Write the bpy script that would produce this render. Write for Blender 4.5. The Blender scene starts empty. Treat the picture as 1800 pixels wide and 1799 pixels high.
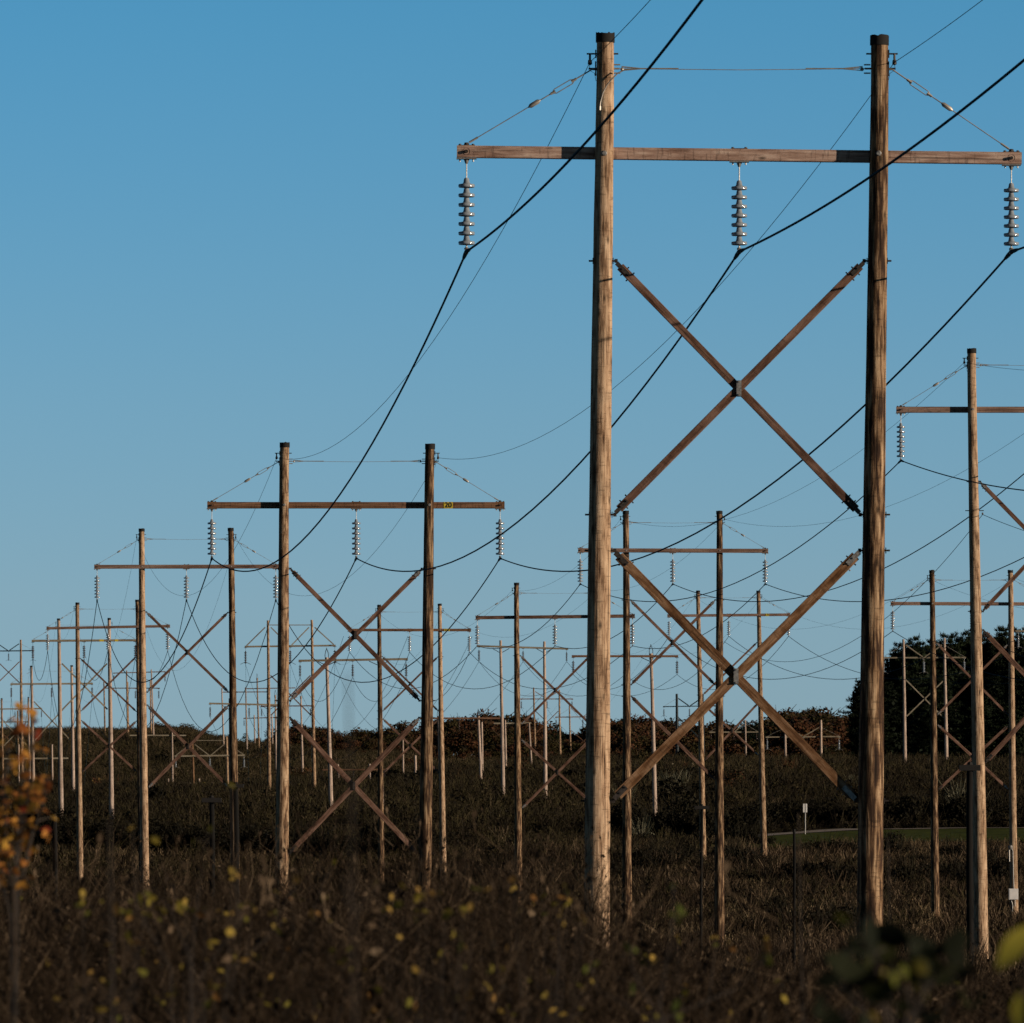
import bpy, math, random
import numpy as np
from mathutils import Vector, Matrix

random.seed(7)
rng = np.random.default_rng(11)
scene = bpy.context.scene
COL = scene.collection

# ------------------------------------------------------------------ view
F = 15600.0          # focal length in photo pixels (photo 1800 wide)
YH = 1600.0          # photo row of the eye-level horizon
CZ = 2.0             # eye height in world z
cam_d = bpy.data.cameras.new("camera")
cam = bpy.data.objects.new("camera", cam_d)
COL.objects.link(cam)
cam.location = (0, 0, CZ)
cam.rotation_euler = (math.radians(90), 0, 0)
cam_d.sensor_width = 36.0
cam_d.lens = F / 1800.0 * 36.0
cam_d.shift_y = (YH - 899.5) / 1800.0
cam_d.clip_start = 0.5
cam_d.clip_end = 12000.0
cam_d.dof.use_dof = True
cam_d.dof.focus_distance = 230.0
cam_d.dof.aperture_fstop = 17.0
scene.camera = cam

SUN_EL = math.radians(10.3)
SUN_AZ = math.radians(67.0)      # to the right of straight behind the camera
sdir = Vector((math.sin(SUN_AZ) * math.cos(SUN_EL), -math.cos(SUN_AZ) * math.cos(SUN_EL), math.sin(SUN_EL)))
sun_d = bpy.data.lights.new("sun", 'SUN')
sun_d.energy = 5.0
sun_d.angle = math.radians(0.5)
sun_d.color = (1.0, 0.80, 0.60)
sun = bpy.data.objects.new("sun", sun_d)
COL.objects.link(sun)
sun.rotation_euler = (-sdir).to_track_quat('-Z', 'Y').to_euler()

world = bpy.data.worlds.new("World")
scene.world = world
world.use_nodes = True
wt = world.node_tree
for n in list(wt.nodes):
    wt.nodes.remove(n)
def wn(t, **k):
    n = wt.nodes.new(t)
    for a, b in k.items():
        setattr(n, a, b)
    return n
wo = wn('ShaderNodeOutputWorld')
bg = wn('ShaderNodeBackground')
sky = wn('ShaderNodeTexSky')
sky.sky_type = 'NISHITA'
sky.sun_disc = False
sky.sun_elevation = SUN_EL
sky.sun_rotation = math.atan2(sdir.x, sdir.y)
sky.altitude = 60
sky.air_density = 1.0
sky.dust_density = 0.0
sky.ozone_density = 6.0
tc = wn('ShaderNodeTexCoord')
sx = wn('ShaderNodeSeparateXYZ')
wt.links.new(tc.outputs['Generated'], sx.inputs[0])
ramp = wn('ShaderNodeValToRGB')
mr = wn('ShaderNodeMapRange')
mr.inputs['From Min'].default_value = 0.0
mr.inputs['From Max'].default_value = 0.5
wt.links.new(sx.outputs['Z'], mr.inputs['Value'])
wt.links.new(mr.outputs[0], ramp.inputs[0])
SKY_RAMP = [  # sine of elevation / 0.5 -> sky tint; unseen upper sky darkened to cut fill light
    (0.000, (0.74, 0.84, 1.06)),
    (0.045, (0.78, 0.84, 1.04)),
    (0.070, (0.82, 0.84, 0.98)),
    (0.115, (0.77, 0.83, 0.92)),
    (0.204, (0.53, 0.79, 0.84)),
    (0.250, (0.12, 0.20, 0.26)),
    (0.320, (0.03, 0.05, 0.07)),
    (1.000, (0.015, 0.022, 0.032)),
]
els = ramp.color_ramp.elements
while len(els) > 1:
    els.remove(els[-1])
for i, (p, c) in enumerate(SKY_RAMP):
    e = els[0] if i == 0 else els.new(p)
    e.position = p
    e.color = (*c, 1)
mul = wn('ShaderNodeMix', data_type='RGBA', blend_type='MULTIPLY')
mul.inputs['Factor'].default_value = 1.0
wt.links.new(sky.outputs[0], mul.inputs['A'])
wt.links.new(ramp.outputs[0], mul.inputs['B'])
wt.links.new(mul.outputs['Result'], bg.inputs['Color'])
bg.inputs['Strength'].default_value = 0.15
wt.links.new(bg.outputs[0], wo.inputs[0])

scene.view_settings.view_transform = 'Standard'
scene.view_settings.look = 'None'
scene.view_settings.gamma = 1.0
scene.view_settings.exposure = 0.0
scene.cycles.max_bounces = 4
scene.cycles.use_denoising = True

# ------------------------------------------------------------------ helpers
def W(px, py, Z):
    """point at depth Z seen at photo column px, row py"""
    return Vector(((px - 900.0) * Z / F, Z, CZ + (YH - py) * Z / F))

def tag(o, label=None, cat=None, group=None, kind=None):
    if label: o["label"] = label
    if cat: o["category"] = cat
    if group: o["group"] = group
    if kind: o["kind"] = kind
    return o

def empty(name, loc):
    o = bpy.data.objects.new(name, None)
    o.empty_display_size = 0.5
    o.location = loc
    COL.objects.link(o)
    return o

def smooth(a, b, x):
    t = np.clip((x - a) / (b - a), 0, 1)
    return t * t * (3 - 2 * t)

class MB:
    def __init__(self):
        self.v = []; self.f = []; self.m = []
        self.mi = 0
    def tube(self, pts, rad, n=8, cap=True):
        pts = [Vector(p) for p in pts]
        if not hasattr(rad, '__len__'):
            rad = [rad] * len(pts)
        base = len(self.v)
        prev = None
        for i, p in enumerate(pts):
            d = (pts[min(i + 1, len(pts) - 1)] - pts[max(i - 1, 0)])
            if d.length < 1e-9: d = Vector((0, 0, 1))
            d.normalize()
            if prev is None:
                up = Vector((0, 0, 1)) if abs(d.z) < 0.9 else Vector((1, 0, 0))
                a = d.cross(up).normalized()
            else:
                a = (prev - d * prev.dot(d)).normalized()
            prev = a
            b = d.cross(a)
            for k in range(n):
                t = 2 * math.pi * k / n
                self.v.append(p + (a * math.cos(t) + b * math.sin(t)) * rad[i])
        for i in range(len(pts) - 1):
            for k in range(n):
                q = base + i * n
                self.f.append((q + k, q + (k + 1) % n, q + n + (k + 1) % n, q + n + k)); self.m.append(self.mi)
        if cap:
            self.f.append(tuple(base + k for k in range(n - 1, -1, -1))); self.m.append(self.mi)
            q = base + (len(pts) - 1) * n
            self.f.append(tuple(q + k for k in range(n))); self.m.append(self.mi)
        return self
    def lathe(self, prof, n=20, origin=(0, 0, 0), axis=None):
        o = Vector(origin)
        R = Matrix.Identity(3)
        if axis is not None:
            R = Vector(axis).to_track_quat('Z', 'Y').to_matrix()
        base = len(self.v)
        for r, z in prof:
            for k in range(n):
                t = 2 * math.pi * k / n
                self.v.append(o + R @ Vector((r * math.cos(t), r * math.sin(t), z)))
        for i in range(len(prof) - 1):
            for k in range(n):
                q = base + i * n
                self.f.append((q + k, q + (k + 1) % n, q + n + (k + 1) % n, q + n + k)); self.m.append(self.mi)
        return self
    def box(self, c, s, R=None, bev=0.0):
        c = Vector(c)
        x, y, z = s[0] / 2, s[1] / 2, s[2] / 2
        base = len(self.v)
        if bev <= 0:
            P8 = [(-x, -y, -z), (x, -y, -z), (x, y, -z), (-x, y, -z), (-x, -y, z), (x, -y, z), (x, y, z), (-x, y, z)]
            for p in P8:
                p = Vector(p)
                self.v.append(c + (R @ p if R is not None else p))
            for q in ((0, 3, 2, 1), (4, 5, 6, 7), (0, 1, 5, 4), (1, 2, 6, 5), (2, 3, 7, 6), (3, 0, 4, 7)):
                self.f.append(tuple(base + i for i in q)); self.m.append(self.mi)
        else:
            # long beam along local z with chamfered long edges
            b = bev
            ring = [(-x + b, -y), (x - b, -y), (x, -y + b), (x, y - b), (x - b, y), (-x + b, y), (-x, y - b), (-x, -y + b)]
            for zz in (-z, z):
                for p in ring:
                    p = Vector((p[0], p[1], zz))
                    self.v.append(c + (R @ p if R is not None else p))
            for k in range(8):
                self.f.append((base + k, base + (k + 1) % 8, base + 8 + (k + 1) % 8, base + 8 + k)); self.m.append(self.mi)
            self.f.append(tuple(base + k for k in range(7, -1, -1))); self.m.append(self.mi)
            self.f.append(tuple(base + 8 + k for k in range(8))); self.m.append(self.mi)
        return self
    def build(self, name, mats, parent=None, loc=(0, 0, 0), quat=None, sm=True):
        me = bpy.data.meshes.new(name)
        me.from_pydata([tuple(v) for v in self.v], [], self.f)
        if not isinstance(mats, (list, tuple)): mats = [mats]
        for m in mats: me.materials.append(m)
        if len(mats) > 1:
            me.polygons.foreach_set('material_index', self.m)
        if sm:
            me.polygons.foreach_set('use_smooth', [True] * len(me.polygons))
            try: me.set_sharp_from_angle(angle=math.radians(38))
            except Exception: pass
        o = bpy.data.objects.new(name, me)
        COL.objects.link(o)
        if parent is not None: o.parent = parent
        o.location = loc
        if quat is not None:
            o.rotation_mode = 'QUATERNION'
            o.rotation_quaternion = quat
        return o

# ------------------------------------------------------------------ materials
def mat(name, rough=0.8, spec=0.3, metal=0.0):
    m = bpy.data.materials.new(name)
    m.use_nodes = True
    nt = m.node_tree
    b = nt.nodes['Principled BSDF']
    b.inputs['Roughness'].default_value = rough
    b.inputs['Specular IOR Level'].default_value = spec
    b.inputs['Metallic'].default_value = metal
    return m, nt, b

def set_ramp(node, stops):
    e = node.color_ramp.elements
    while len(e) > 1: e.remove(e[-1])
    for i, (p, c) in enumerate(stops):
        q = e[0] if i == 0 else e.new(p)
        q.position = p
        q.color = (*c, 1)

def wood(name, stops, grain=(9, 9, 0.35), blotch=(1.6, 1.6, 0.22), blotch_amt=0.5, knots=0.6, bump=0.35, rough=0.85, checks=0.5):
    """timber whose grain runs along the object's own z axis"""
    m, nt, b = mat(name, rough, 0.2)
    N = nt.nodes.new; L = nt.links.new
    t = N('ShaderNodeTexCoord'); oi = N('ShaderNodeObjectInfo')
    off = N('ShaderNodeVectorMath'); off.operation = 'SCALE'
    cx = N('ShaderNodeCombineXYZ')
    for k in range(3): L(oi.outputs['Random'], cx.inputs[k])
    L(cx.outputs[0], off.inputs[0]); off.inputs['Scale'].default_value = 37.0
    add = N('ShaderNodeVectorMath'); add.operation = 'ADD'
    L(t.outputs['Object'], add.inputs[0]); L(off.outputs[0], add.inputs[1])
    def mp(sc):
        q = N('ShaderNodeMapping'); q.inputs['Scale'].default_value = sc
        L(add.outputs[0], q.inputs['Vector']); return q
    n1 = N('ShaderNodeTexNoise'); n1.inputs['Scale'].default_value = 1.0; n1.inputs['Detail'].default_value = 6; n1.inputs['Roughness'].default_value = 0.65
    L(mp(tuple(g * 3.0 for g in grain)).outputs[0], n1.inputs['Vector'])
    n2 = N('ShaderNodeTexNoise'); n2.inputs['Scale'].default_value = 1.0; n2.inputs['Detail'].default_value = 5; n2.inputs['Roughness'].default_value = 0.6
    L(mp(tuple(g * 3.2 for g in blotch)).outputs[0], n2.inputs['Vector'])
    mx = N('ShaderNodeMix'); mx.data_type = 'FLOAT'; mx.inputs['Factor'].default_value = blotch_amt
    L(n1.outputs[0], mx.inputs['A']); L(n2.outputs[0], mx.inputs['B'])
    ct = N('ShaderNodeMapRange'); ct.inputs['From Min'].default_value = 0.36; ct.inputs['From Max'].default_value = 0.64
    L(mx.outputs['Result'], ct.inputs['Value'])
    r = N('ShaderNodeValToRGB'); set_ramp(r, stops)
    L(ct.outputs[0], r.inputs[0])
    # knots and dark tar spots
    vo = N('ShaderNodeTexVoronoi'); vo.inputs['Scale'].default_value = 1.0
    L(mp((6.0, 6.0, 2.2)).outputs[0], vo.inputs['Vector'])
    kr = N('ShaderNodeMapRange'); kr.inputs['From Min'].default_value = 0.06; kr.inputs['From Max'].default_value = 0.20
    kr.inputs['To Min'].default_value = 1.0 - knots; kr.inputs['To Max'].default_value = 1.0
    L(vo.outputs['Distance'], kr.inputs['Value'])
    # drying checks: thin dark lines along the grain
    n3 = N('ShaderNodeTexNoise'); n3.inputs['Scale'].default_value = 1.0; n3.inputs['Detail'].default_value = 2
    L(mp((26, 26, 0.5)).outputs[0], n3.inputs['Vector'])
    cr = N('ShaderNodeMapRange'); cr.inputs['From Min'].default_value = 0.33; cr.inputs['From Max'].default_value = 0.40
    cr.inputs['To Min'].default_value = 1.0 - checks; cr.inputs['To Max'].default_value = 1.0
    L(n3.outputs[0], cr.inputs['Value'])
    n4 = N('ShaderNodeTexNoise'); n4.inputs['Scale'].default_value = 1.0; n4.inputs['Detail'].default_value = 3
    L(mp((5, 5, 34)).outputs[0], n4.inputs['Vector'])
    c4 = N('ShaderNodeMapRange'); c4.inputs['From Min'].default_value = 0.34; c4.inputs['From Max'].default_value = 0.42
    c4.inputs['To Min'].default_value = 1.0 - checks * 0.75; c4.inputs['To Max'].default_value = 1.0
    L(n4.outputs[0], c4.inputs['Value'])
    m0 = N('ShaderNodeMath'); m0.operation = 'MULTIPLY'
    L(kr.outputs[0], m0.inputs[0]); L(c4.outputs[0], m0.inputs[1])
    m1 = N('ShaderNodeMath'); m1.operation = 'MULTIPLY'
    L(m0.outputs[0], m1.inputs[0]); L(cr.outputs[0], m1.inputs[1])
    # each piece of timber a little lighter or darker
    rv = N('ShaderNodeMapRange'); rv.inputs['To Min'].default_value = 0.8; rv.inputs['To Max'].default_value = 1.12
    L(oi.outputs['Random'], rv.inputs['Value'])
    m2 = N('ShaderNodeMath'); m2.operation = 'MULTIPLY'
    L(m1.outputs[0], m2.inputs[0]); L(rv.outputs[0], m2.inputs[1])
    vm = N('ShaderNodeVectorMath'); vm.operation = 'SCALE'
    L(r.outputs[0], vm.inputs[0]); L(m2.outputs[0], vm.inputs['Scale'])
    L(vm.outputs[0], b.inputs['Base Color'])
    bp = N('ShaderNodeBump'); bp.inputs['Strength'].default_value = bump; bp.inputs['Distance'].default_value = 0.02
    a2 = N('ShaderNodeMath'); a2.operation = 'ADD'
    L(ct.outputs[0], a2.inputs[0]); L(cr.outputs[0], a2.inputs[1])
    L(a2.outputs[0], bp.inputs['Height'])
    L(bp.outputs[0], b.inputs['Normal'])
    return m

M = {}
M['pole_tan'] = wood('pole_wood_tan', [(0, (0.05, 0.026, 0.014)), (0.28, (0.20, 0.125, 0.075)), (0.5, (0.35, 0.24, 0.155)), (0.8, (0.46, 0.335, 0.225)), (1, (0.56, 0.42, 0.29))], grain=(10, 10, 0.6), blotch=(2.6, 2.6, 0.6), blotch_amt=0.5, knots=0.75)
M['pole_dark'] = wood('pole_wood_dark', [(0, (0.016, 0.009, 0.006)), (0.38, (0.045, 0.024, 0.014)), (0.50, (0.12, 0.07, 0.036)), (0.66, (0.24, 0.155, 0.09)), (1, (0.44, 0.32, 0.20))], grain=(9, 9, 0.5), blotch=(3.6, 3.6, 0.42), blotch_amt=0.62, knots=0.7)
M['pole_brown'] = wood('pole_wood_brown', [(0, (0.035, 0.018, 0.011)), (0.33, (0.13, 0.075, 0.042)), (0.5, (0.29, 0.19, 0.115)), (0.75, (0.42, 0.30, 0.195)), (1, (0.50, 0.37, 0.25))], grain=(10, 10, 0.6), blotch=(2.8, 2.8, 0.7), blotch_amt=0.55, knots=0.75)
M['pole_grey'] = wood('pole_wood_grey', [(0, (0.14, 0.10, 0.08)), (0.4, (0.36, 0.28, 0.23)), (1, (0.56, 0.46, 0.40))], blotch_amt=0.4, knots=0.4)
M['post_black'] = wood('post_near_black', [(0, (0.003, 0.003, 0.003)), (1, (0.006, 0.006, 0.006))], knots=0.0, checks=0.0, bump=0.1, rough=0.9)  # nearly uniform near-black over the whole post
M['pole_steel'] = wood('pole_dark_steel', [(0, (0.010, 0.018, 0.022)), (1, (0.02, 0.032, 0.04))], knots=0.0, checks=0.0, bump=0.0, rough=0.5)
M['arm_red'] = wood('crossarm_wood_red', [(0, (0.07, 0.038, 0.028)), (0.4, (0.185, 0.115, 0.09)), (1, (0.34, 0.245, 0.20))], grain=(12, 12, 0.25), blotch_amt=0.4, knots=0.45, checks=0.5)
M['arm_pale'] = wood('crossarm_wood_pale', [(0, (0.10, 0.055, 0.04)), (0.3, (0.25, 0.16, 0.125)), (0.65, (0.38, 0.27, 0.22)), (1, (0.52, 0.41, 0.34))], grain=(7, 7, 0.5), blotch=(3.0, 3.0, 0.5), blotch_amt=0.55, knots=0.75, checks=0.5)
M['arm_brown'] = wood('crossarm_wood_brown', [(0, (0.05, 0.026, 0.014)), (0.4, (0.135, 0.07, 0.04)), (1, (0.25, 0.145, 0.09))], grain=(12, 12, 0.25), blotch_amt=0.4, knots=0.45, checks=0.5)
M['arm_grey'] = wood('crossarm_wood_grey', [(0, (0.10, 0.085, 0.06)), (0.4, (0.22, 0.19, 0.14)), (1, (0.34, 0.31, 0.24))], grain=(12, 12, 0.25), knots=0.3)
M['brace_red'] = wood('brace_wood_red', [(0, (0.045, 0.022, 0.014)), (0.4, (0.115, 0.062, 0.043)), (1, (0.24, 0.15, 0.115))], grain=(6, 6, 0.5), blotch=(2.5, 2.5, 0.6), blotch_amt=0.6, knots=0.3, checks=0.4)
M['brace_orange'] = wood('brace_wood_orange', [(0, (0.045, 0.019, 0.008)), (0.4, (0.125, 0.062, 0.027)), (1, (0.31, 0.20, 0.125))], grain=(6, 6, 0.5), blotch=(2.5, 2.5, 0.6), blotch_amt=0.6, knots=0.3, checks=0.4)

def noisy(name, c1, c2, scale=6.0, rough=0.6, metal=0.0, spec=0.4):
    m, nt, b = mat(name, rough, spec, metal)
    N = nt.nodes.new; L = nt.links.new
    t = N('ShaderNodeTexCoord'); n = N('ShaderNodeTexNoise'); n.inputs['Scale'].default_value = scale; n.inputs['Detail'].default_value = 4
    r = N('ShaderNodeValToRGB'); set_ramp(r, [(0.35, c1), (0.65, c2)])
    L(t.outputs['Object'], n.inputs['Vector']); L(n.outputs[0], r.inputs[0]); L(r.outputs[0], b.inputs['Base Color'])
    return m
M['cap'] = noisy('pole_cap_tar', (0.003, 0.003, 0.003), (0.009, 0.008, 0.008), 9, 0.85)
M['steel'] = noisy('galvanised_steel', (0.16, 0.16, 0.16), (0.34, 0.34, 0.33), 30, 0.5, 0.5)
M['iron'] = noisy('dark_iron', (0.02, 0.018, 0.017), (0.06, 0.05, 0.045), 30, 0.6, 0.3)
M['wire'] = noisy('conductor_aluminium', (0.012, 0.050, 0.075), (0.02, 0.065, 0.095), 2, 0.9, 0.0, 0.05)
M['rod'] = noisy('stay_rod_steel', (0.24, 0.23, 0.21), (0.38, 0.36, 0.33), 8, 0.45, 0.3)
M['porcelain'] = noisy('insulator_grey_glaze', (0.20, 0.24, 0.28), (0.28, 0.32, 0.37), 12, 0.12, 0.0, 0.9)
M['porcelain_dark'] = noisy('insulator_brown_glaze', (0.03, 0.018, 0.014), (0.06, 0.035, 0.03), 12, 0.25, 0.0, 0.5)
M['yellow'] = noisy('yellow_sign_plate', (0.50, 0.38, 0.03), (0.62, 0.48, 0.05), 20, 0.5)
M['black'] = noisy('black_sign_ink', (0.008, 0.007, 0.005), (0.015, 0.013, 0.01), 20, 0.6)
M['white'] = noisy('white_painted_box', (0.62, 0.62, 0.62), (0.72, 0.71, 0.70), 5, 0.5)

def foliage_mat(name, stops, trans=0.0, rough=0.8):
    """leafy / stalky matter: colour picked per leaf or stalk from the mesh's own 'tone'"""
    m, nt, b = mat(name, rough, 0.1)
    N = nt.nodes.new; L = nt.links.new
    a = N('ShaderNodeAttribute'); a.attribute_name = 'tone'
    oi = N('ShaderNodeObjectInfo')
    ad = N('ShaderNodeMath'); ad.operation = 'MULTIPLY_ADD'
    ad.inputs[1].default_value = 0.60 if name in ('autumn_oak_leaves', 'pine_needles') else 0.95
    L(a.outputs['Fac'], ad.inputs[0])
    ml = N('ShaderNodeMath'); ml.operation = 'MULTIPLY'; ml.inputs[1].default_value = 0.40 if name in ('autumn_oak_leaves', 'pine_needles') else 0.05
    L(oi.outputs['Random'], ml.inputs[0]); L(ml.outputs[0], ad.inputs[2])
    r = N('ShaderNodeValToRGB'); set_ramp(r, stops)
    L(ad.outputs[0], r.inputs[0])
    L(r.outputs[0], b.inputs['Base Color'])
    if trans > 0:
        tr = N('ShaderNodeBsdfTranslucent'); mx = N('ShaderNodeMixShader'); mx.inputs[0].default_value = trans
        L(r.outputs[0], tr.inputs[0])
        out = nt.nodes['Material Output']
        L(b.outputs[0], mx.inputs[1]); L(tr.outputs[0], mx.inputs[2]); L(mx.outputs[0], out.inputs[0])
    return m
M['weed'] = foliage_mat('dry_weed_stalks', [(0, (0.002, 0.002, 0.001)), (0.40, (0.011, 0.0075, 0.0045)), (0.62, (0.034, 0.023, 0.014)), (0.8, (0.085, 0.060, 0.038)), (1, (0.22, 0.165, 0.11))])  # stalk colours darkened in place of shade over the near weeds
M['weed_leaf'] = foliage_mat('yellow_weed_leaves', [(0, (0.06, 0.07, 0.014)), (0.35, (0.19, 0.16, 0.025)), (0.7, (0.36, 0.25, 0.06)), (1, (0.32, 0.15, 0.05))], trans=0.25)
M['grass'] = foliage_mat('tan_grass', [(0, (0.012, 0.009, 0.006)), (0.45, (0.036, 0.026, 0.015)), (0.72, (0.13, 0.096, 0.055)), (1, (0.32, 0.245, 0.15))])
M['scrub'] = foliage_mat('hill_scrub', [(0, (0.003, 0.003, 0.002)), (0.3, (0.009, 0.007, 0.004)), (0.5, (0.019, 0.0145, 0.0085)), (0.68, (0.034, 0.030, 0.012)), (0.85, (0.05, 0.038, 0.02)), (1, (0.13, 0.095, 0.065))])
M['bush'] = foliage_mat('dark_bush_leaves', [(0, (0.003, 0.003, 0.002)), (0.6, (0.009, 0.008, 0.005)), (1, (0.022, 0.020, 0.010))])
M['palebush'] = foliage_mat('pale_bush_leaves', [(0, (0.02, 0.02, 0.012)), (0.6, (0.07, 0.075, 0.05)), (1, (0.22, 0.21, 0.15))])
M['oak'] = foliage_mat('autumn_oak_leaves', [(0, (0.012, 0.013, 0.005)), (0.28, (0.030, 0.026, 0.009)), (0.42, (0.034, 0.026, 0.010)), (0.6, (0.050, 0.023, 0.011)), (0.8, (0.070, 0.028, 0.014)), (0.9, (0.085, 0.048, 0.014)), (1, (0.10, 0.07, 0.02))])
M['pine'] = foliage_mat('pine_needles', [(0, (0.004, 0.007, 0.004)), (0.5, (0.009, 0.015, 0.007)), (1, (0.022, 0.034, 0.014))])
M['orange_leaf'] = foliage_mat('orange_shrub_leaves', [(0, (0.14, 0.02, 0.01)), (0.10, (0.22, 0.07, 0.02)), (0.45, (0.34, 0.145, 0.035)), (0.8, (0.40, 0.20, 0.035)), (1, (0.40, 0.25, 0.04))], trans=0.25)
M['green_leaf'] = foliage_mat('dark_green_leaves', [(0, (0.004, 0.006, 0.003)), (0.6, (0.009, 0.012, 0.005)), (1, (0.03, 0.034, 0.010))], trans=0.1)
M['lime_leaf'] = foliage_mat('yellow_green_leaves', [(0, (0.07, 0.09, 0.015)), (0.6, (0.19, 0.18, 0.03)), (1, (0.30, 0.22, 0.05))], trans=0.3)
M['big_leaf'] = foliage_mat('large_yellow_green_leaf', [(0, (0.16, 0.17, 0.02)), (1, (0.34, 0.30, 0.045))], trans=0.25)
M['green_mid'] = foliage_mat('mid_green_leaves', [(0, (0.02, 0.03, 0.006)), (0.7, (0.07, 0.09, 0.012)), (1, (0.20, 0.20, 0.03))], trans=0.2)
M['bark'] = noisy('dark_bark', (0.014, 0.011, 0.009), (0.045, 0.035, 0.028), 4, 0.9)

# ------------------------------------------------------------------ ground
def _tab(t):
    z = np.array([a[0] for a in t], float)
    h = np.array([(a[1] if len(a) == 3 else (YH - a[1]) * a[0] / F) for a in t], float)
    return z, h
# (distance, photo row of the ground) or (distance, height, 0)
TAB_L = _tab([(-80, -1.6, 0), (0, -1.75, 0), (20, -1.9, 0), (137, -2.2, 0), (258, -2.0, 0), (420, 1610), (600, 1590), (650, 1560), (695, 1492),
              (743, 1442), (940, 1402), (1150, 1402), (1400, 1392), (1600, 1345), (1800, 1300), (2000, 1292), (2200, 1296), (2600, 1312), (4200, 1340), (9000, 1420)])
TAB_L2 = _tab([(-80, -1.6, 0), (0, -1.75, 0), (20, -1.9, 0), (137, -2.2, 0), (258, -2.0, 0), (420, 1610), (600, 1590), (650, 1560), (695, 1492),
              (743, 1442), (940, 1402), (1150, 1402), (1400, 1390), (1600, 1352), (1800, 1322), (2000, 1318), (2200, 1320), (2600, 1326), (4200, 1345), (9000, 1420)])
TAB_M = _tab([(-80, -1.6, 0), (0, -1.75, 0), (20, -1.9, 0), (137, -2.2, 0), (258, -2.0, 0), (420, 1640), (600, 1590), (650, 1562), (700, 1500),
              (743, 1440), (940, 1396), (1150, 1398), (1400, 1382), (1600, 1352), (1800, 1334), (2000, 1336), (2600, 1342), (4200, 1355), (9000, 1430)])
TAB_R = _tab([(-80, -1.6, 0), (0, -1.75, 0), (20, -1.9, 0), (137, -2.2, 0), (274, -1.9, 0), (330, -2.2, 0), (400, -2.5, 0), (475, 1624), (560, 1560), (616, 1521),
              (650, 1503), (700, 1481), (740, 1458), (765, 1454), (820, 1444), (900, 1398), (1000, 1368), (1200, 1352), (1500, 1352), (1900, 1354), (2400, 1345), (4200, 1350), (9000, 1430)])
def ground_h(X, Z):
    X = np.asarray(X, float); Z = np.asarray(Z, float)
    px = 900 + F * X / np.maximum(Z, 60.0)
    hl = np.interp(Z, *TAB_L); hm = np.interp(Z, *TAB_M); hr = np.interp(Z, *TAB_R)
    hl2 = np.interp(Z, *TAB_L2); a0 = smooth(320, 430, px)
    hl = hl * (1 - a0) + hl2 * a0
    a = smooth(470, 580, px); b = smooth(650, 1000, px)
    h = (hl * (1 - a) + hm * a) * (1 - b) + hr * b
    k = np.clip(Z / 300.0, 0, 1) * np.clip((np.abs(px - 1560) - 260) / 60, 0.25, 1)
    h = h + k * (0.18 * np.sin(X * 0.21 + Z * 0.031) + 0.14 * np.sin(X * 0.07 - Z * 0.057 + 1.3) + 0.1 * np.sin(X * 0.53 + Z * 0.11))
    return h + CZ
def gz(X, Z):
    return float(ground_h(X, Z))

zs = np.concatenate([np.linspace(-80, 120, 41)[:-1], np.linspace(120, 1000, 221)[:-1], np.linspace(1000, 2700, 171)[:-1], np.geomspace(2700, 9000, 24)])
us = np.sinh(np.linspace(-3.6, 3.6, 181)) / np.sinh(3.6)
ZZ, UU = np.meshgrid(zs, us, indexing='ij')
XX = UU * (160 + np.maximum(ZZ, 0) * 0.85)
HH = ground_h(XX, ZZ)
nz, nu = ZZ.shape
vv = np.stack([XX, ZZ, HH], -1).reshape(-1, 3)
ii = np.arange(nz * nu).reshape(nz, nu)
ff = np.stack([ii[:-1, :-1], ii[:-1, 1:], ii[1:, 1:], ii[1:, :-1]], -1).reshape(-1, 4)
def quick_mesh(name, verts, faces, mats, parent=None, sm=False, tone=None, mi=None):
    me = bpy.data.meshes.new(name)
    n = len(verts); q = len(faces)
    me.vertices.add(n); me.vertices.foreach_set('co', np.ascontiguousarray(verts, dtype=np.float32).ravel())
    me.loops.add(q * 4); me.loops.foreach_set('vertex_index', np.ascontiguousarray(faces, dtype=np.int32).ravel())
    me.polygons.add(q); me.polygons.foreach_set('loop_start', np.arange(q, dtype=np.int32) * 4)
    try: me.polygons.foreach_set('loop_total', np.full(q, 4, dtype=np.int32))
    except Exception: pass
    if not isinstance(mats, (list, tuple)): mats = [mats]
    for m in mats: me.materials.append(m)
    if mi is not None: me.polygons.foreach_set('material_index', np.asarray(mi, dtype=np.int32))
    if sm: me.polygons.foreach_set('use_smooth', np.ones(q, dtype=bool))
    me.update(calc_edges=True)
    if tone is not None:
        at = me.attributes.new('tone', 'FLOAT', 'FACE')
        at.data.foreach_set('value', np.asarray(tone, dtype=np.float32))
    o = bpy.data.objects.new(name, me)
    COL.objects.link(o)
    if parent is not None: o.parent = parent
    return o

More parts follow.
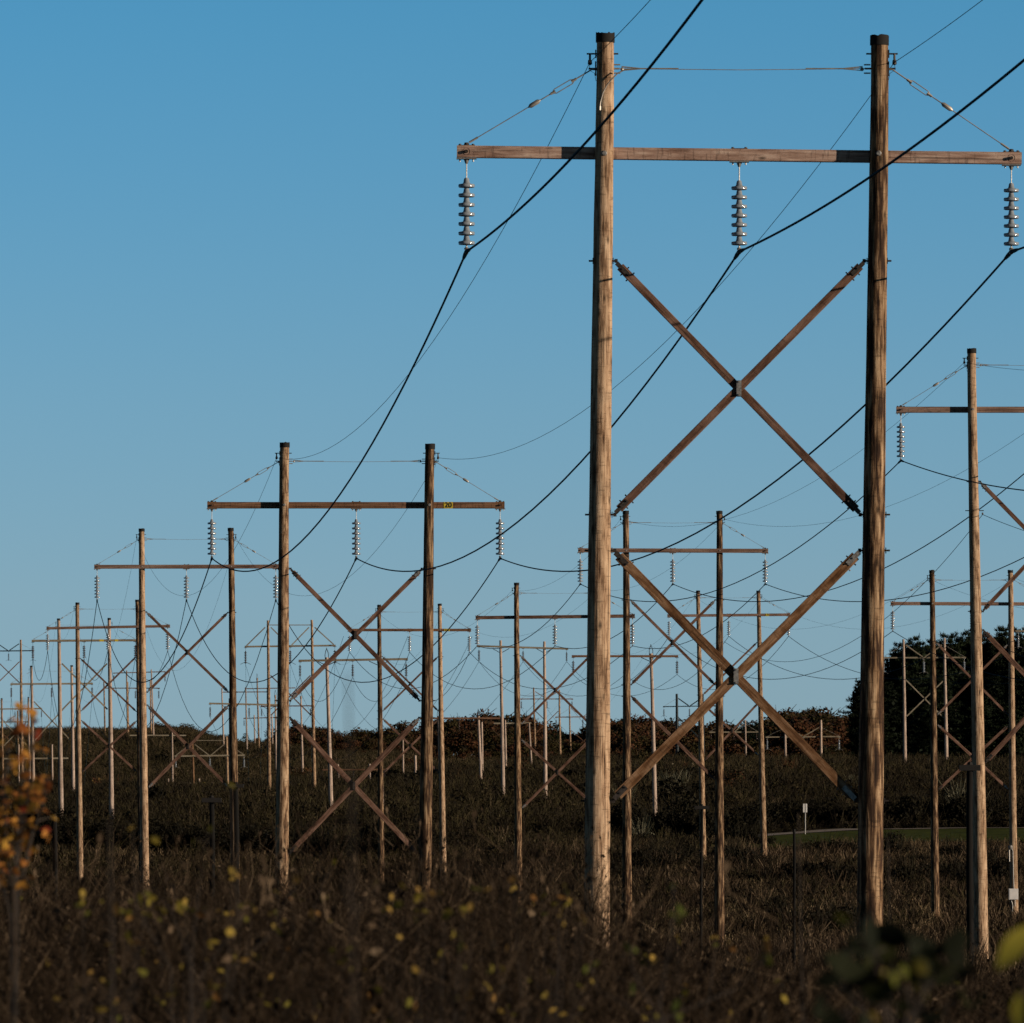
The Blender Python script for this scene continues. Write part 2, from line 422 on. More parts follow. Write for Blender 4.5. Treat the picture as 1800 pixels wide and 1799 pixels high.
m, nt, b = mat('soil_and_dead_grass', 0.95, 0.05)
N = nt.nodes.new; L = nt.links.new
t = N('ShaderNodeTexCoord')
n1 = N('ShaderNodeTexNoise'); n1.inputs['Scale'].default_value = 0.035; n1.inputs['Detail'].default_value = 8; n1.inputs['Roughness'].default_value = 0.7
n2 = N('ShaderNodeTexNoise'); n2.inputs['Scale'].default_value = 1.4; n2.inputs['Detail'].default_value = 6
mx = N('ShaderNodeMix'); mx.data_type = 'FLOAT'; mx.inputs['Factor'].default_value = 0.5
L(t.outputs['Object'], n1.inputs['Vector']); L(t.outputs['Object'], n2.inputs['Vector'])
L(n1.outputs[0], mx.inputs['A']); L(n2.outputs[0], mx.inputs['B'])
r = N('ShaderNodeValToRGB'); set_ramp(r, [(0.36, (0.014, 0.010, 0.007)), (0.5, (0.032, 0.024, 0.013)), (0.6, (0.035, 0.034, 0.013)), (0.7, (0.06, 0.042, 0.024))])
L(mx.outputs['Result'], r.inputs[0]); L(r.outputs[0], b.inputs['Base Color'])
bp = N('ShaderNodeBump'); bp.inputs['Strength'].default_value = 0.8; bp.inputs['Distance'].default_value = 0.3
L(n2.outputs[0], bp.inputs['Height']); L(bp.outputs[0], b.inputs['Normal'])
M['soil'] = m
tag(quick_mesh('ground', vv, ff, M['soil'], sm=True), kind='structure')

def ribbon(name, pts, half, lift, material):
    """a road or verge laid over the ground along a line of (X, Z) points"""
    P = []
    for i in range(len(pts) - 1):
        for s in np.linspace(0, 1, 12, endpoint=(i == len(pts) - 2)):
            P.append((pts[i][0] * (1 - s) + pts[i + 1][0] * s, pts[i][1] * (1 - s) + pts[i + 1][1] * s))
    P = np.array(P)
    ks = np.linspace(half[0], half[1], 9)
    V = np.zeros((len(P), 9, 3))
    for j, k in enumerate(ks):
        V[:, j, 0] = P[:, 0]; V[:, j, 1] = P[:, 1] + k
        V[:, j, 2] = ground_h(V[:, j, 0], V[:, j, 1]) + lift
    i2 = np.arange(len(P) * 9).reshape(len(P), 9)
    f2 = np.stack([i2[:-1, :-1], i2[1:, :-1], i2[1:, 1:], i2[:-1, 1:]], -1).reshape(-1, 4)
    return tag(quick_mesh(name, V.reshape(-1, 3), f2, material, sm=True), kind='structure')
M['mown'] = noisy('mown_grass', (0.030, 0.042, 0.009), (0.078, 0.098, 0.020), 0.9, 0.95, 0.0, 0.05)
M['asphalt'] = noisy('pale_worn_asphalt', (0.20, 0.18, 0.17), (0.27, 0.25, 0.23), 0.7, 0.9, 0.0, 0.1)
ROAD = [(75, 745), (45, 744), (32, 742), (24.5, 727), (19, 708), (12, 690), (3, 676)]
ribbon('mown_verge', ROAD, (-44, -0.2), 0.06, M['mown'])
ribbon('road', ROAD, (0.0, 6.5), 0.10, M['asphalt'])
def on_verge(X, Z):
    zc = np.interp(X, [19, 24.5, 32, 45, 75], [705, 727, 742, 744, 745])
    return (X > 18.0) & (Z > zc - 42) & (Z < zc + 7)

# ------------------------------------------------------------------ pole structures
QZ = Vector((0, 0, 1))
def beam_frame(p0, p1):
    z = (p1 - p0).normalized()
    y = Vector((0, 1, 0)); y = (y - z * y.dot(z)).normalized()
    x = y.cross(z)
    Rm = Matrix((x, y, z)).transposed()
    return Rm.to_quaternion(), (p1 - p0).length

def beam(name, p0, p1, w, d, material, root, bevel=0.006):
    q, ln = beam_frame(p0, p1)
    mb = MB(); mb.box((0, 0, ln / 2), (w, d, ln), bev=bevel)
    return mb.build(name, material, root, loc=p0 - root.location, quat=q, sm=False)

def pole(p0, p1, r0, r1, material, root, n=18, name='pole'):
    """round tapered timber from foot p0 to top p1"""
    q, ln = beam_frame(p0, p1)
    k = max(6, int(ln / 0.7))
    pts = []; rr = []
    ph = random.uniform(0, 6.28)
    for i in range(k + 1):
        s = i / k
        a = 0.012 * math.sin(s * 5.0 + ph) * (1 if 0 < i < k else 0)
        pts.append((a, 0.6 * a, ln * s))
        rr.append((r0 + (r1 - r0) * s) * (1 + random.uniform(-0.02, 0.02)))
    mb = MB(); mb.tube(pts, rr, n)
    return mb.build(name, material, root, loc=p0 - root.location, quat=q)

_disc_cache = {}
def disc_mesh(pitch, dark, lod):
    key = (round(pitch, 3), dark, lod)
    if key not in _disc_cache:
        s = pitch / 0.146
        prof = [(0.020, 0.150), (0.030, 0.148), (0.041, 0.126), (0.047, 0.090), (0.056, 0.064), (0.095, 0.054), (0.119, 0.052), (0.127, 0.038),
                (0.126, 0.012), (0.114, 0.002), (0.100, 0.022), (0.086, 0.012), (0.070, 0.016), (0.052, 0.006), (0.036, 0.0), (0.020, -0.004)]
        mb = MB(); mb.lathe([(r * s, z * s - pitch) for r, z in prof], n=24 if lod == 0 else 12)
        o = mb.build('insulator_disc', M['porcelain_dark'] if dark else M['porcelain'])
        _disc_cache[key] = o.data
        bpy.data.objects.remove(o)
    return _disc_cache[key]

def insulator(root, top, length, n, dark, lod, fork=False):
    """hanging string: eye plate, rod, discs, clamp; returns the clamp point"""
    pitch = length * 0.0985
    if n != 7: pitch = length * 0.80 / n
    rod = length - pitch * n - 0.10 * length
    mb = MB()
    k = length / 1.45
    mb.box((0, 0, -0.012), (0.30 * k, 0.13 * k, 0.02))
    for s in (-1, 1):
        mb.tube([(s * 0.10 * k, 0, 0.0), (s * 0.10 * k, 0, -0.06 * k)], 0.014 * k, 6)
    mb.tube([(0, 0, -0.02), (0, 0, -0.09 * k)], [0.045 * k, 0.018 * k], 8)
    mb.tube([(0, 0, -0.06 * k), (0, 0, -rod)], 0.010 * k if lod < 2 else 0.014, 6)
    zb = -rod - pitch * n
    mb.tube([(0, 0, -rod + 0.01), (0, 0, zb - 0.02)], 0.012 * k, 6)
    mb.tube([(0, 0, zb), (0, 0, zb - 0.05 * k)], 0.014 * k, 6)
    mb.lathe([(0.0, 0.03), (0.028, 0.02), (0.038, 0), (0.028, -0.02), (0, -0.03)] if lod < 2 else [(0, .03), (.03, 0), (0, -.03)], n=10, origin=(0, 0, zb - 0.06 * k))
    mb.box((0, 0, zb - 0.10 * k), (0.05 * k, 0.16 * k, 0.07 * k))
    if fork:
        mb.tube([(-0.45 * k, 0, zb - 0.16 * k), (-0.2 * k, 0, zb - 0.03), (0.2 * k, 0, zb - 0.03), (0.45 * k, 0, zb - 0.16 * k)], 0.02 * k, 5)
    o = mb.build('insulator', M['steel'] if not dark else M['iron'], root, loc=top - root.location)
    dm = disc_mesh(pitch, dark, 0 if lod == 0 else 1)
    if lod < 2:
        for i in range(n):
            d = bpy.data.objects.new('insulator_disc', dm)
            COL.objects.link(d); d.parent = o
            d.location = (0, 0, -rod - pitch * i)
    else:
        vs = np.empty(len(dm.vertices) * 3, np.float32); dm.vertices.foreach_get('co', vs); vs = vs.reshape(-1, 3)
        fl = [tuple(p.vertices) for p in dm.polygons]
        V = []; Fc = []
        for i in range(n):
            q = len(V); V += [tuple(v + np.array([0, 0, -rod - pitch * i])) for v in vs]
            Fc += [tuple(a + q for a in f) for f in fl]
        me = bpy.data.meshes.new('insulator_discs'); me.from_pydata(V, [], Fc); me.materials.append(dm.materials[0])
        me.polygons.foreach_set('use_smooth', [True] * len(me.polygons))
        d = bpy.data.objects.new('insulator_discs', me); COL.objects.link(d); d.parent = o
    return top + Vector((0, 0, zb - 0.10 * k))

def text_mesh(s, size, depth, material, parent, loc):
    cu = bpy.data.curves.new('sign_digits', 'FONT'); cu.body = s; cu.size = size; cu.extrude = depth; cu.offset = 0.006
    cu.align_x = 'CENTER'; cu.align_y = 'CENTER'
    to = bpy.data.objects.new('tmp', cu); COL.objects.link(to)
    dg = bpy.context.evaluated_depsgraph_get(); dg.update()
    me = bpy.data.meshes.new_from_object(to.evaluated_get(dg)); me.name = 'sign_digits'
    bpy.data.objects.remove(to)
    me.materials.clear(); me.materials.append(material)
    o = bpy.data.objects.new('sign_digits', me); COL.objects.link(o); o.parent = parent
    o.location = loc; o.rotation_euler = (math.radians(90), 0, 0)
    return o

def turnbuckle(mb, a, b, lod):
    """stay from pole eye a to arm eye b: twin-bar turnbuckle, link, then rod"""
    d = b - a
    p = lambda s: a + d * s
    r = 0.008 if lod < 2 else 0.013
    mb.tube([p(0), p(0.16)], r * 1.4, 6)
    nrm = Vector((-d.z, 0, d.x)).normalized() * 0.035
    if lod < 2:
        for s in (-1, 1):
            mb.tube([p(0.14), p(0.17) + nrm * s, p(0.30) + nrm * s, p(0.33)], r, 5)
        mb.tube([p(0.13), p(0.17)], 0.022, 6); mb.tube([p(0.30), p(0.34)], 0.022, 6)
    mb.tube([p(0.32), p(0.44)], r * 1.2, 6)
    mb.tube([p(0.42), p(0.44), p(0.50), p(0.52)], [r, 0.035 if lod < 2 else 0.03, 0.035 if lod < 2 else 0.03, r], 8)
    mb.tube([p(0.50), p(0.97)], r, 6)
    mb.tube([p(0.93), p(1.0)], r * 2.2, 6)

REG = {}
def tower(key, label, Z, poles, arm, style='h', front=False, pm=('pole_tan', 'pole_brown'), am='arm_red', bm='brace_red',
          tie=None, stay=None, shield=None, X=(), ins=(), ins_bottom=None, n=7, dark=False, lod=1, rs=1.0, sign=None, strut=None,
          group='wooden H-frame pole structures', cat='transmission tower', armh=None, peak=None, knee=False, sub_x=()):
    s = F / Z
    tops = [W(x, y, Z) for (x, y, xb, yb) in poles]
    lows = [W(xb, yb, Z) for (x, y, xb, yb) in poles]
    feet = []
    for a, b in zip(tops, lows):
        g = gz(b.x, Z)
        k = (a.z - g) / (a.z - b.z)
        foot = a + (b - a) * k
        feet.append(foot)
    cx = sum((f.x for f in feet)) / len(feet)
    root = empty('transmission_tower', Vector((cx, Z, gz(cx, Z))))
    tag(root, label, cat, group)
    def on(i, y):
        a, b = tops[i], lows[i]
        zz = CZ + (YH - y) / s
        k = (a.z - zz) / (a.z - b.z)
        return a + (b - a) * k
    rt = [0.132 * rs, 0.0052 * rs]
    def rad(i, y):
        return rt[0] + rt[1] * (tops[i].z - on(i, y).z)
    nseg = 32 if lod == 0 else (18 if lod == 1 else 10)
    for i, (a, f) in enumerate(zip(tops, feet)):
        foot = f - (a - f).normalized() * 0.8
        po = pole(foot, a, rt[0] + rt[1] * (a - foot).length, rt[0], M[pm[i % len(pm)]], root, nseg)
        if style == 'h':
            mb = MB()
            R = rt[0] + 0.014
            hh = 15.0 / 114 if lod < 2 else 0.15
            base = MB()
            nn = nseg
            ln = (a - foot).length
            ring = []
            for zz, jit in ((ln - hh, 0), (ln + 0.015, 0.016)):
                for k in range(nn):
                    t = 2 * math.pi * k / nn
                    mb.v.append(Vector((R * math.cos(t), R * math.sin(t), zz + (random.uniform(-jit, jit)))))
            for k in range(nn): mb.f.append((k, (k + 1) % nn, nn + (k + 1) % nn, nn + k)); mb.m.append(0)
            mb.f.append(tuple(nn + k for k in range(nn))); mb.m.append(0)
            cap = mb.build('pole_cap', M['cap'], po)
        if peak is not None:   # pointed wire bow that carries the shield wire above the pole
            mb = MB(); hgt = peak / s; ln = (a - foot).length; w = rt[0] * 1.0
            mb.tube([(-w, 0, ln - 0.5), (-w * 1.15, 0, ln + hgt * 0.35), (-w * 0.5, 0, ln + hgt * 0.8), (0, 0, ln + hgt)], 0.030, 5)
            mb.tube([(w, 0, ln - 0.5), (w * 1.15, 0, ln + hgt * 0.35), (w * 0.5, 0, ln + hgt * 0.8), (0, 0, ln + hgt)], 0.030, 5)
            mb.tube([(0, 0, ln + hgt - 0.03), (0, 0, ln + hgt + 0.1)], 0.035, 5)
            mb.build('wire_peak', M['iron'], po)
    # crossarm
    xl, yl, xr, yr = arm
    AH = armh / s if armh else 0.185
    AD = 0.14 if AH < 0.25 else 0.2
    ra = rad(0, (yl + yr) / 2)
    off = (ra + AD / 2 - 0.012) * (-1 if front else 1)
    A0 = W(xl, yl, Z) + Vector((0, off, 0)); A1 = W(xr, yr, Z) + Vector((0, off, 0))
    ao = beam('crossarm', A0, A1, AH, AD, M[am], root, bevel=0.008 if lod < 2 else 0.004)
    def arm_pt(px):
        k = (px - xl) / (xr - xl)
        return A0 + (A1 - A0) * k
    # fittings on the arm
    if lod < 2:
        bm_ = M['steel'] if not dark else M['iron']
        yf = -AD / 2
        for px in (ins[0], ins[-1]):
            c = arm_pt(px) - root.location
            mb = MB()
            mb.lathe([(0, -0.012), (0.055, -0.012), (0.055, 0.004)], 14, origin=c + Vector((0, yf - 0.001, 0)), axis=(0, -1, 0))
            mb.tube([c + Vector((0, yf + 0.02, 0)), c + Vector((0, yf - 0.05, 0))], 0.026, 6)
            mb.build('crossarm_bolt', M['iron'], root)
        for px in ins:
            c = arm_pt(px) - root.location
            mb = MB()
            mb.box(c + Vector((0, 0, AH / 2 + 0.004)), (0.26, 0.10, 0.012))
            for sgn in (-1, 1):
                mb.tube([c + Vector((sgn * 0.10, 0, AH / 2)), c + Vector((sgn * 0.10, 0, AH / 2 + 0.03))], 0.024, 6)
            if px != ins[len(ins) // 2]:
                mb.tube([c + Vector((0, 0, AH / 2)), c + Vector((0, 0, AH / 2 + 0.05))], [0.05, 0.03], 8)
            mb.build('hanger_plate', M['iron'], root)
        for i in range(len(poles)):
            c = on(i, (yl + yr) / 2) - root.location
            fy = -rad(i, yl) if not front else off - AD / 2
            mb = MB()
            mb.lathe([(0, 0.02), (0.03, 0.02), (0.045, 0.0)], 10, origin=c + Vector((0, fy + 0.004, 0)), axis=(0, -1, 0))
            mb.build('crossarm_bolt', bm_, root)
    if sign:
        for (sx0, sx1, txt) in sign:
            pc = arm_pt((sx0 + sx1) / 2); wdt = (sx1 - sx0) / s
            mb = MB(); mb.box((0, 0, 0), (wdt, 0.006, AH * 1.02))
            so = mb.build('number_sign', M['yellow'], root, loc=pc - root.location + Vector((0, -AD / 2 - 0.006, 0)), sm=False)
            if txt:
                text_mesh(txt, AH * 1.12, 0.003, M['black'], so, (0, -0.005, 0))
    # conductors hang here
    cond = []
    for px in ins:
        tp = arm_pt(px) - Vector((0, 0, AH / 2))
        yb = ins_bottom
        length = tp.z - (CZ + (YH - yb) / s)
        cond.append(insulator(root, tp, length, n, dark, lod, fork=(style == 'v')))
    sh = []
    if len(poles) >= 2:
        il, ir = 0, len(poles) - 1
        if tie is not None:
            a = on(il, tie) + Vector((rad(il, tie), 0, 0)); b = on(ir, tie) - Vector((rad(ir, tie), 0, 0))
            mb = MB()
            if style == 'h':
                sg = Vector((0, 0, -0.02))
                mb.tube([a, a + (b - a) * 0.5 + sg, b], 0.006 if lod < 2 else 0.009, 6)
                if lod < 2:
                    for e, dx in ((a, 1), (b, -1)):
                        mb.tube([e, e + Vector((0.09 * dx, 0, 0))], 0.016, 6)
                        mb.lathe([(0, -0.02), (0.03, 0), (0, 0.02)], 8, origin=e + Vector((0.13 * dx, 0, -0.01)), axis=(0, 1, 0))
                        mb.tube([e + Vector((0.12 * dx, 0, 0.03)), e + Vector((0.42 * dx, 0, 0.0)), e + Vector((1.0 * dx, 0, 0.0))], 0.011, 5)
                        mb.tube([e + Vector((0.12 * dx, 0, -0.03)), e + Vector((0.42 * dx, 0, -0.005))], 0.007, 5)
                        mb.tube([e + Vector((0, 0, 0.06)), e + Vector((0.10 * dx, 0, 0.06))], 0.012, 5)
                        mb.tube([e + Vector((0, 0, -0.07)), e + Vector((0.10 * dx, 0, -0.07))], 0.012, 5)
            else:
                mb.tube([a, b], 0.05, 6)
            for v_i in range(len(mb.v)): mb.v[v_i] = mb.v[v_i] - root.location
            mb.build('tie_wire' if style == 'h' else 'tie_beam', M['rod'] if style == 'h' else M[am], root)
        if stay is not None:
            for i, dx, px in ((il, -1, ins[0]), (ir, 1, ins[-1])):
                e = on(i, stay) + Vector((dx * (rad(i, stay) + 0.06), 0, 0))
                q = arm_pt(px) + Vector((-dx * 0.04, -off * 0.6, AH / 2 + 0.04))
                mb = MB(); turnbuckle(mb, e, q, lod)
                mb.tube([e - Vector((dx * 0.08, 0, 0)), e], 0.02, 6)
                for v_i in range(len(mb.v)): mb.v[v_i] = mb.v[v_i] - root.location
                mb.build('stay_rod', M['rod'], root)
        if shield is not None:
            for i, dx in ((il, -1), (ir, 1)):
                e = on(i, shield) + Vector((dx * rad(i, shield), 0, 0))
                cp = e + Vector((dx * 0.10, 0, -0.13))
                sh.append(cp)
                mb = MB()
                mb.tube([e - Vector((dx * 2 * rad(i, shield) + dx * 0.07, 0, 0)), e + Vector((dx * 0.15, 0, 0))], 0.014, 6)
                mb.tube([e + Vector((dx * 0.10, 0, 0)), cp], 0.02, 6)
                mb.lathe([(0, -0.05), (0.035, -0.03), (0.03, 0.03), (0, 0.05)], 8, origin=cp)
                mb.tube([cp - Vector((0, 0.12, 0)), cp + Vector((0, 0.12, 0))], 0.018, 5)
                if lod < 2:
                    mb.tube([cp, cp + Vector((dx * 0.01, 0, -0.12)), e + Vector((dx * 0.03, 0, -0.30)), e + Vector((dx * 0.005, 0, -0.42))], 0.004, 4)
                    mb.box(e + Vector((dx * 0.01, 0, 0)), (0.02, 0.09, 0.12))
                    e2 = on(i, tie if tie else shield) + Vector((dx * rad(i, shield), 0, 0))
                    mb.box(e2 + Vector((dx * 0.01, 0, 0)), (0.02, 0.09, 0.22))
                    mb.tube([e2 - Vector((dx * 2 * rad(i, shield) + dx * 0.06, 0, 0)), e2 + Vector((dx * 0.12, 0, 0))], 0.015, 6)
                for v_i in range(len(mb.v)): mb.v[v_i] = mb.v[v_i] - root.location
                mb.build('shield_wire_bracket', M['iron'], root)
        # X braces, clamped where they cross and plated at the ends
        for (y0l, y1l, y0r, y1r) in X:
            il2, ir2 = 0, len(poles) - 1
            w = 0.125 if (y0l, y1l, y0r, y1r) == X[0] else 0.15
            w *= rs
            dd = w * 0.55
            a0 = on(il2, y0l) + Vector((rad(il2, y0l) + 0.03, 0, 0)); a1 = on(ir2, y1r) - Vector((rad(ir2, y1r) + 0.03, 0, 0))
            b0 = on(ir2, y0r) - Vector((rad(ir2, y0r) + 0.03, 0, 0)); b1 = on(il2, y1l) + Vector((rad(il2, y1l) + 0.03, 0, 0))
            for (p, q, yo) in ((a0, a1, dd * 0.55), (b0, b1, -dd * 0.55)):
                dv = (q - p).normalized()
                e = 0.12 if lod < 2 else 0.05
                pp = p + dv * e + Vector((0, yo, 0)); qq = q - dv * e + Vector((0, yo, 0))
                bo = beam('brace', pp, qq, w, dd, M[bm if (lod or w < 0.15) else 'brace_orange'], root)
                if lod < 2:
                    ln = (qq - pp).length
                    for z0 in (0.0, ln):
                        sg = 1 if z0 == 0 else -1
                        mb = MB()
                        for yy in (-dd / 2 - 0.007, dd / 2 + 0.007):
                            mb.box((0, yy, z0 + sg * 0.05), (w * 0.52, 0.010, 0.26))
                        for k in (0.0, 0.12):
                            mb.tube([(0, -dd / 2 - 0.03, z0 + sg * (k + 0.05)), (0, dd / 2 + 0.03, z0 + sg * (k + 0.05))], 0.015, 6)
                            mb.tube([(-w / 2 - 0.03, 0, z0 + sg * (k + 0.1)), (w / 2 + 0.03, 0, z0 + sg * (k + 0.1))], 0.012, 6)
                        mb.build('brace_end_plate', M['iron' if random.random() < 0.5 else 'steel'], bo, sm=False)
            # crossing of the two braces in x-z
            d1 = a1 - a0; d2 = b1 - b0
            den = d1.x * d2.z - d1.z * d2.x
            k = ((b0.x - a0.x) * d2.z - (b0.z - a0.z) * d2.x) / den
            c = a0 + d1 * k
            mb = MB()
            mb.box((0.0, -dd * 1.1 - 0.02, 0), (0.075, 0.02, 0.24), bev=0)
            mb.box((0.0, dd * 1.1 + 0.02, 0), (0.075, 0.02, 0.24))
            mb.tube([(0, -dd * 1.1 - 0.05, 0.10), (0, dd * 1.1 + 0.05, 0.10)], 0.014, 6)
            mb.tube([(0, -dd * 1.1 - 0.05, -0.10), (0, dd * 1.1 + 0.05, -0.10)], 0.014, 6)
            mb.build('brace_clamp', M['iron'] if lod else M['steel'], root, loc=c - root.location, sm=False)
            if lod < 2:
                for (i, yy) in ((il2, y0l), (il2, y1l), (ir2, y0r), (ir2, y1r)):
                    c = on(i, yy) - root.location
                    R = rad(i, yy)
                    mb = MB()
                    mb.tube([c - Vector((R + 0.07, 0, 0)), c + Vector((R + 0.07, 0, 0))], 0.016, 6)
                    for dx in (-1, 1): mb.box(c + Vector((dx * (R + 0.006), 0, 0)), (0.012, 0.09, 0.09))
                    # strap round the pole and gusset toward the brace
                    inner = 1 if i == il2 else -1
                    mb.box(c + Vector((inner * (R + 0.05), 0, 0)), (0.05, 0.02, 0.06))
                    mb.build('brace_bolt', M['iron'], root)
    if strut is not None:      # V of struts from the poles to mid arm, stays to the arm ends
        ys, outer = strut
        mid = arm_pt((ins[0] + ins[-1]) / 2 if ins else (xl + xr) / 2) + Vector((0, -off, AH / 2))
        for i, dx, px in ((0, -1, xl + (xr - xl) * 0.02), (len(poles) - 1, 1, xr - (xr - xl) * 0.02)):
            e = on(i, ys)
            beam('strut', e - Vector((dx * 0.3, 0, 0)), mid - Vector((-dx * 0.15, 0, 0)), 0.12 * rs, 0.1, M[am], root)
            q = arm_pt(px) + Vector((0, -off, AH / 2))
            if outer == 'beam':
                beam('strut', e + Vector((dx * 0.3, 0, 0)), q, 0.12 * rs, 0.1, M[am], root)
            else:
                mb = MB(); mb.tube([e - root.location, q - root.location], 0.02, 5); mb.build('stay_rod', M['rod'], root)
    if knee:
        for i in range(len(poles)):
            for dx in (-1, 1):
                e = on(i, (yl + yr) / 2 + 10) ; q = on(i, (yl + yr) / 2) + Vector((dx * 0.85, 0, -AH / 2))
                mb = MB(); mb.tube([e - root.location, q - root.location], 0.032, 5); mb.build('knee_brace', M['iron'], root)
    if peak is not None and not sh:
        sh = [t + Vector((0, 0, peak / s)) for t in (tops[0], tops[-1])]
    REG[key] = dict(cond=cond, shield=sh, on=on, rad=rad, root=root, Z=Z, s=s)
    return root

HF = 'wooden H-frame pole structures'
FAR = 'distant wooden pole structures on the rise'
VF = 'tall structures with V struts above the arm'
# --- the line that runs away to the left
tower('S1', 'tallest and closest H-frame, with two X braces and three grey insulators', 136.8,
      [(1064, 60, 1049, 1600), (1546, 65, 1530, 1600)], (803, 265, 1797, 277), pm=('pole_tan', 'pole_dark'), am='arm_pale', bm='brace_red',
      tie=121, stay=122, shield=95, X=[(459, 905, 459, 905), (968, 1408, 968, 1408)], ins=(820, 1300, 1779), ins_bottom=446, lod=0)
tower('S2', 'H-frame whose crossarm carries the yellow sign reading 20', 256.5,
      [(500.5, 779, 495, 1500), (756, 782, 747, 1500)], (364, 888, 887, 888), pm=('pole_brown', 'pole_dark'), am='arm_brown', bm='brace_red',
      tie=811, stay=813, shield=797, X=[(1000, 1232, 1000, 1232), (1262, 1500, 1262, 1500)], ins=(372, 626, 879), ins_bottom=984, sign=[(780, 796, '20')])
tower('S3', 'H-frame with reddish crossarm between the frame with sign 20 and the pair of paler frames', 420,
      [(249, 930, 254, 1560), (405.5, 929, 414, 1560)], (166, 997, 490.5, 996.5), front=True, pm=('pole_tan', 'pole_dark'), am='arm_red', bm='brace_red',
      tie=948, stay=950, shield=940, X=[(1076, 1217, 1077, 1217), (1240, 1385, 1240, 1385)], ins=(171, 328, 485), ins_bottom=1057)
tower('S4', 'H-frame with red-brown crossarm whose tall tan pole reaches low into the weeds', 626,
      [(136, 1060, 141, 1580), (241, 1055, 250, 1560)], (82, 1105, 299, 1101), front=True, pm=('pole_tan', 'pole_dark'), am='arm_red', bm='brace_red',
      tie=1071, stay=1073, shield=1066, X=[(1158, 1250, 1156, 1251), (1267, 1357, 1268, 1357)], ins=(84, 190, 295), ins_bottom=1146)
tower('A5', 'grey-armed H-frame on pale poles with two small yellow plates and brown insulators', 743,
      [(103, 1088, 108, 1440), (192, 1087, 196, 1437)], (56, 1127, 240, 1126), front=True, pm=('pole_grey',), am='arm_grey', bm='arm_grey',
      tie=1099, stay=1101, shield=1094, X=[(1166, 1248, 1166, 1248)], ins=(58, 148, 238), ins_bottom=1160, dark=True, lod=2, sign=[(175, 182.5, ''), (202, 208, '')])
tower('A6', 'small dark-armed H-frame behind the autumn shrub, its poles standing on the brown slope', 940,
      [(55, 1171, 59, 1390), (126, 1170, 129, 1405)], (18.5, 1203, 163.5, 1202), front=True, pm=('pole_grey',), am='arm_grey', bm='arm_grey',
      tie=1180, stay=1182, shield=1176, X=[(1233, 1302, 1233, 1302)], ins=(20, 91, 162), ins_bottom=1228, dark=True, lod=2)
tower('A7', 'small H-frame half outside the picture edge behind the yellow leaf tips', 1340,
      [(3, 1228, 5, 1400), (50, 1226, 52, 1385)], (-21, 1247, 74, 1246), front=True, pm=('pole_brown', 'pole_grey'), am='arm_grey', bm='arm_grey',
      tie=1234, stay=1235, shield=1231, X=[(1268, 1312, 1268, 1312)], ins=(-20, 26.5, 73), ins_bottom=1262, dark=True, lod=2)
tower('V1', 'slim dark structure with V struts at the left picture edge above the hill', 1500,
      [(-7, 1126, -6, 1390), (36.5, 1125, 39, 1390)], (-30, 1145, 60, 1144), style='v', pm=('pole_brown',), am='pole_steel', bm='arm_brown', rs=1.25,
      X=[(1163, 1201, 1163, 1201)], ins=(-28, 15, 58), ins_bottom=1162, dark=True, lod=2, strut=(1132, 'rod'), group=VF)
tower('A8', 'tiny H-frame with V struts low behind the orange shrub top', 1720,
      [(-9, 1252, -8, 1400), (31, 1250, 32, 1400)], (-30, 1270, 50, 1269), style='v', pm=('pole_brown',), am='arm_grey', bm='arm_brown',
      X=[(1280, 1312, 1280, 1312)], ins=(-28, 11, 48), ins_bottom=1283, dark=True, lod=2, strut=(1257, 'rod'), group=VF)
# --- the line that comes in at the right edge
tower('R1', 'tall H-frame cut by the right picture edge, a single tan pole with its braces showing', 274,
      [(1708, 614, 1724, 1640), (1948, 614, 1966, 1640)], (1576, 720, 2072, 720), pm=('pole_tan', 'pole_dark'), am='arm_red', bm='brace_red',
      tie=642, stay=644, shield=630, X=[(847, 1075, 847, 1075), (1108, 1340, 1108, 1340)], ins=(1584, 1828, 2064), ins_bottom=812)
tower('B1', 'H-frame seen between the two closest poles, reddish crossarm in front of its dark poles', 400,
      [(1100, 899, 1103, 1660), (1264.5, 899, 1265, 1700)], (1016, 968, 1350, 969), front=True, pm=('pole_dark', 'pole_dark'), am='arm_red', bm='brace_red',
      tie=919, stay=921, shield=908, X=[(1055, 1204, 1055, 1204), (1224, 1370, 1224, 1370)], ins=(1020, 1182.5, 1345), ins_bottom=1029)
tower('B2', 'H-frame with a dark spotted pole and red-brown crossarm passing behind the closest pole', 488,
      [(908, 1025, 911, 1560), (1043, 1025, 1046, 1560)], (836, 1086, 1116, 1083), pm=('pole_dark', 'pole_dark'), am='brace_red', bm='brace_red',
      tie=1043, stay=1044, shield=1034, X=[(1153, 1274, 1153, 1274), (1300, 1421, 1300, 1410)], ins=(839, 975.5, 1112), ins_bottom=1137)
tower('B4', 'H-frame with a yellow plate, seen through the braces of the frame with sign 20', 621,
      [(666.5, 1064, 670, 1530), (773, 1062, 779, 1545)], (612, 1108, 828, 1108), front=True, pm=('pole_dark', 'pole_tan'), am='arm_brown', bm='brace_red',
      tie=1076, stay=1077, shield=1070, X=[(1154, 1250, 1155, 1250), (1264, 1358, 1264, 1358)], ins=(614.5, 720, 825), ins_bottom=1148, sign=[(781, 790.5, '211')])
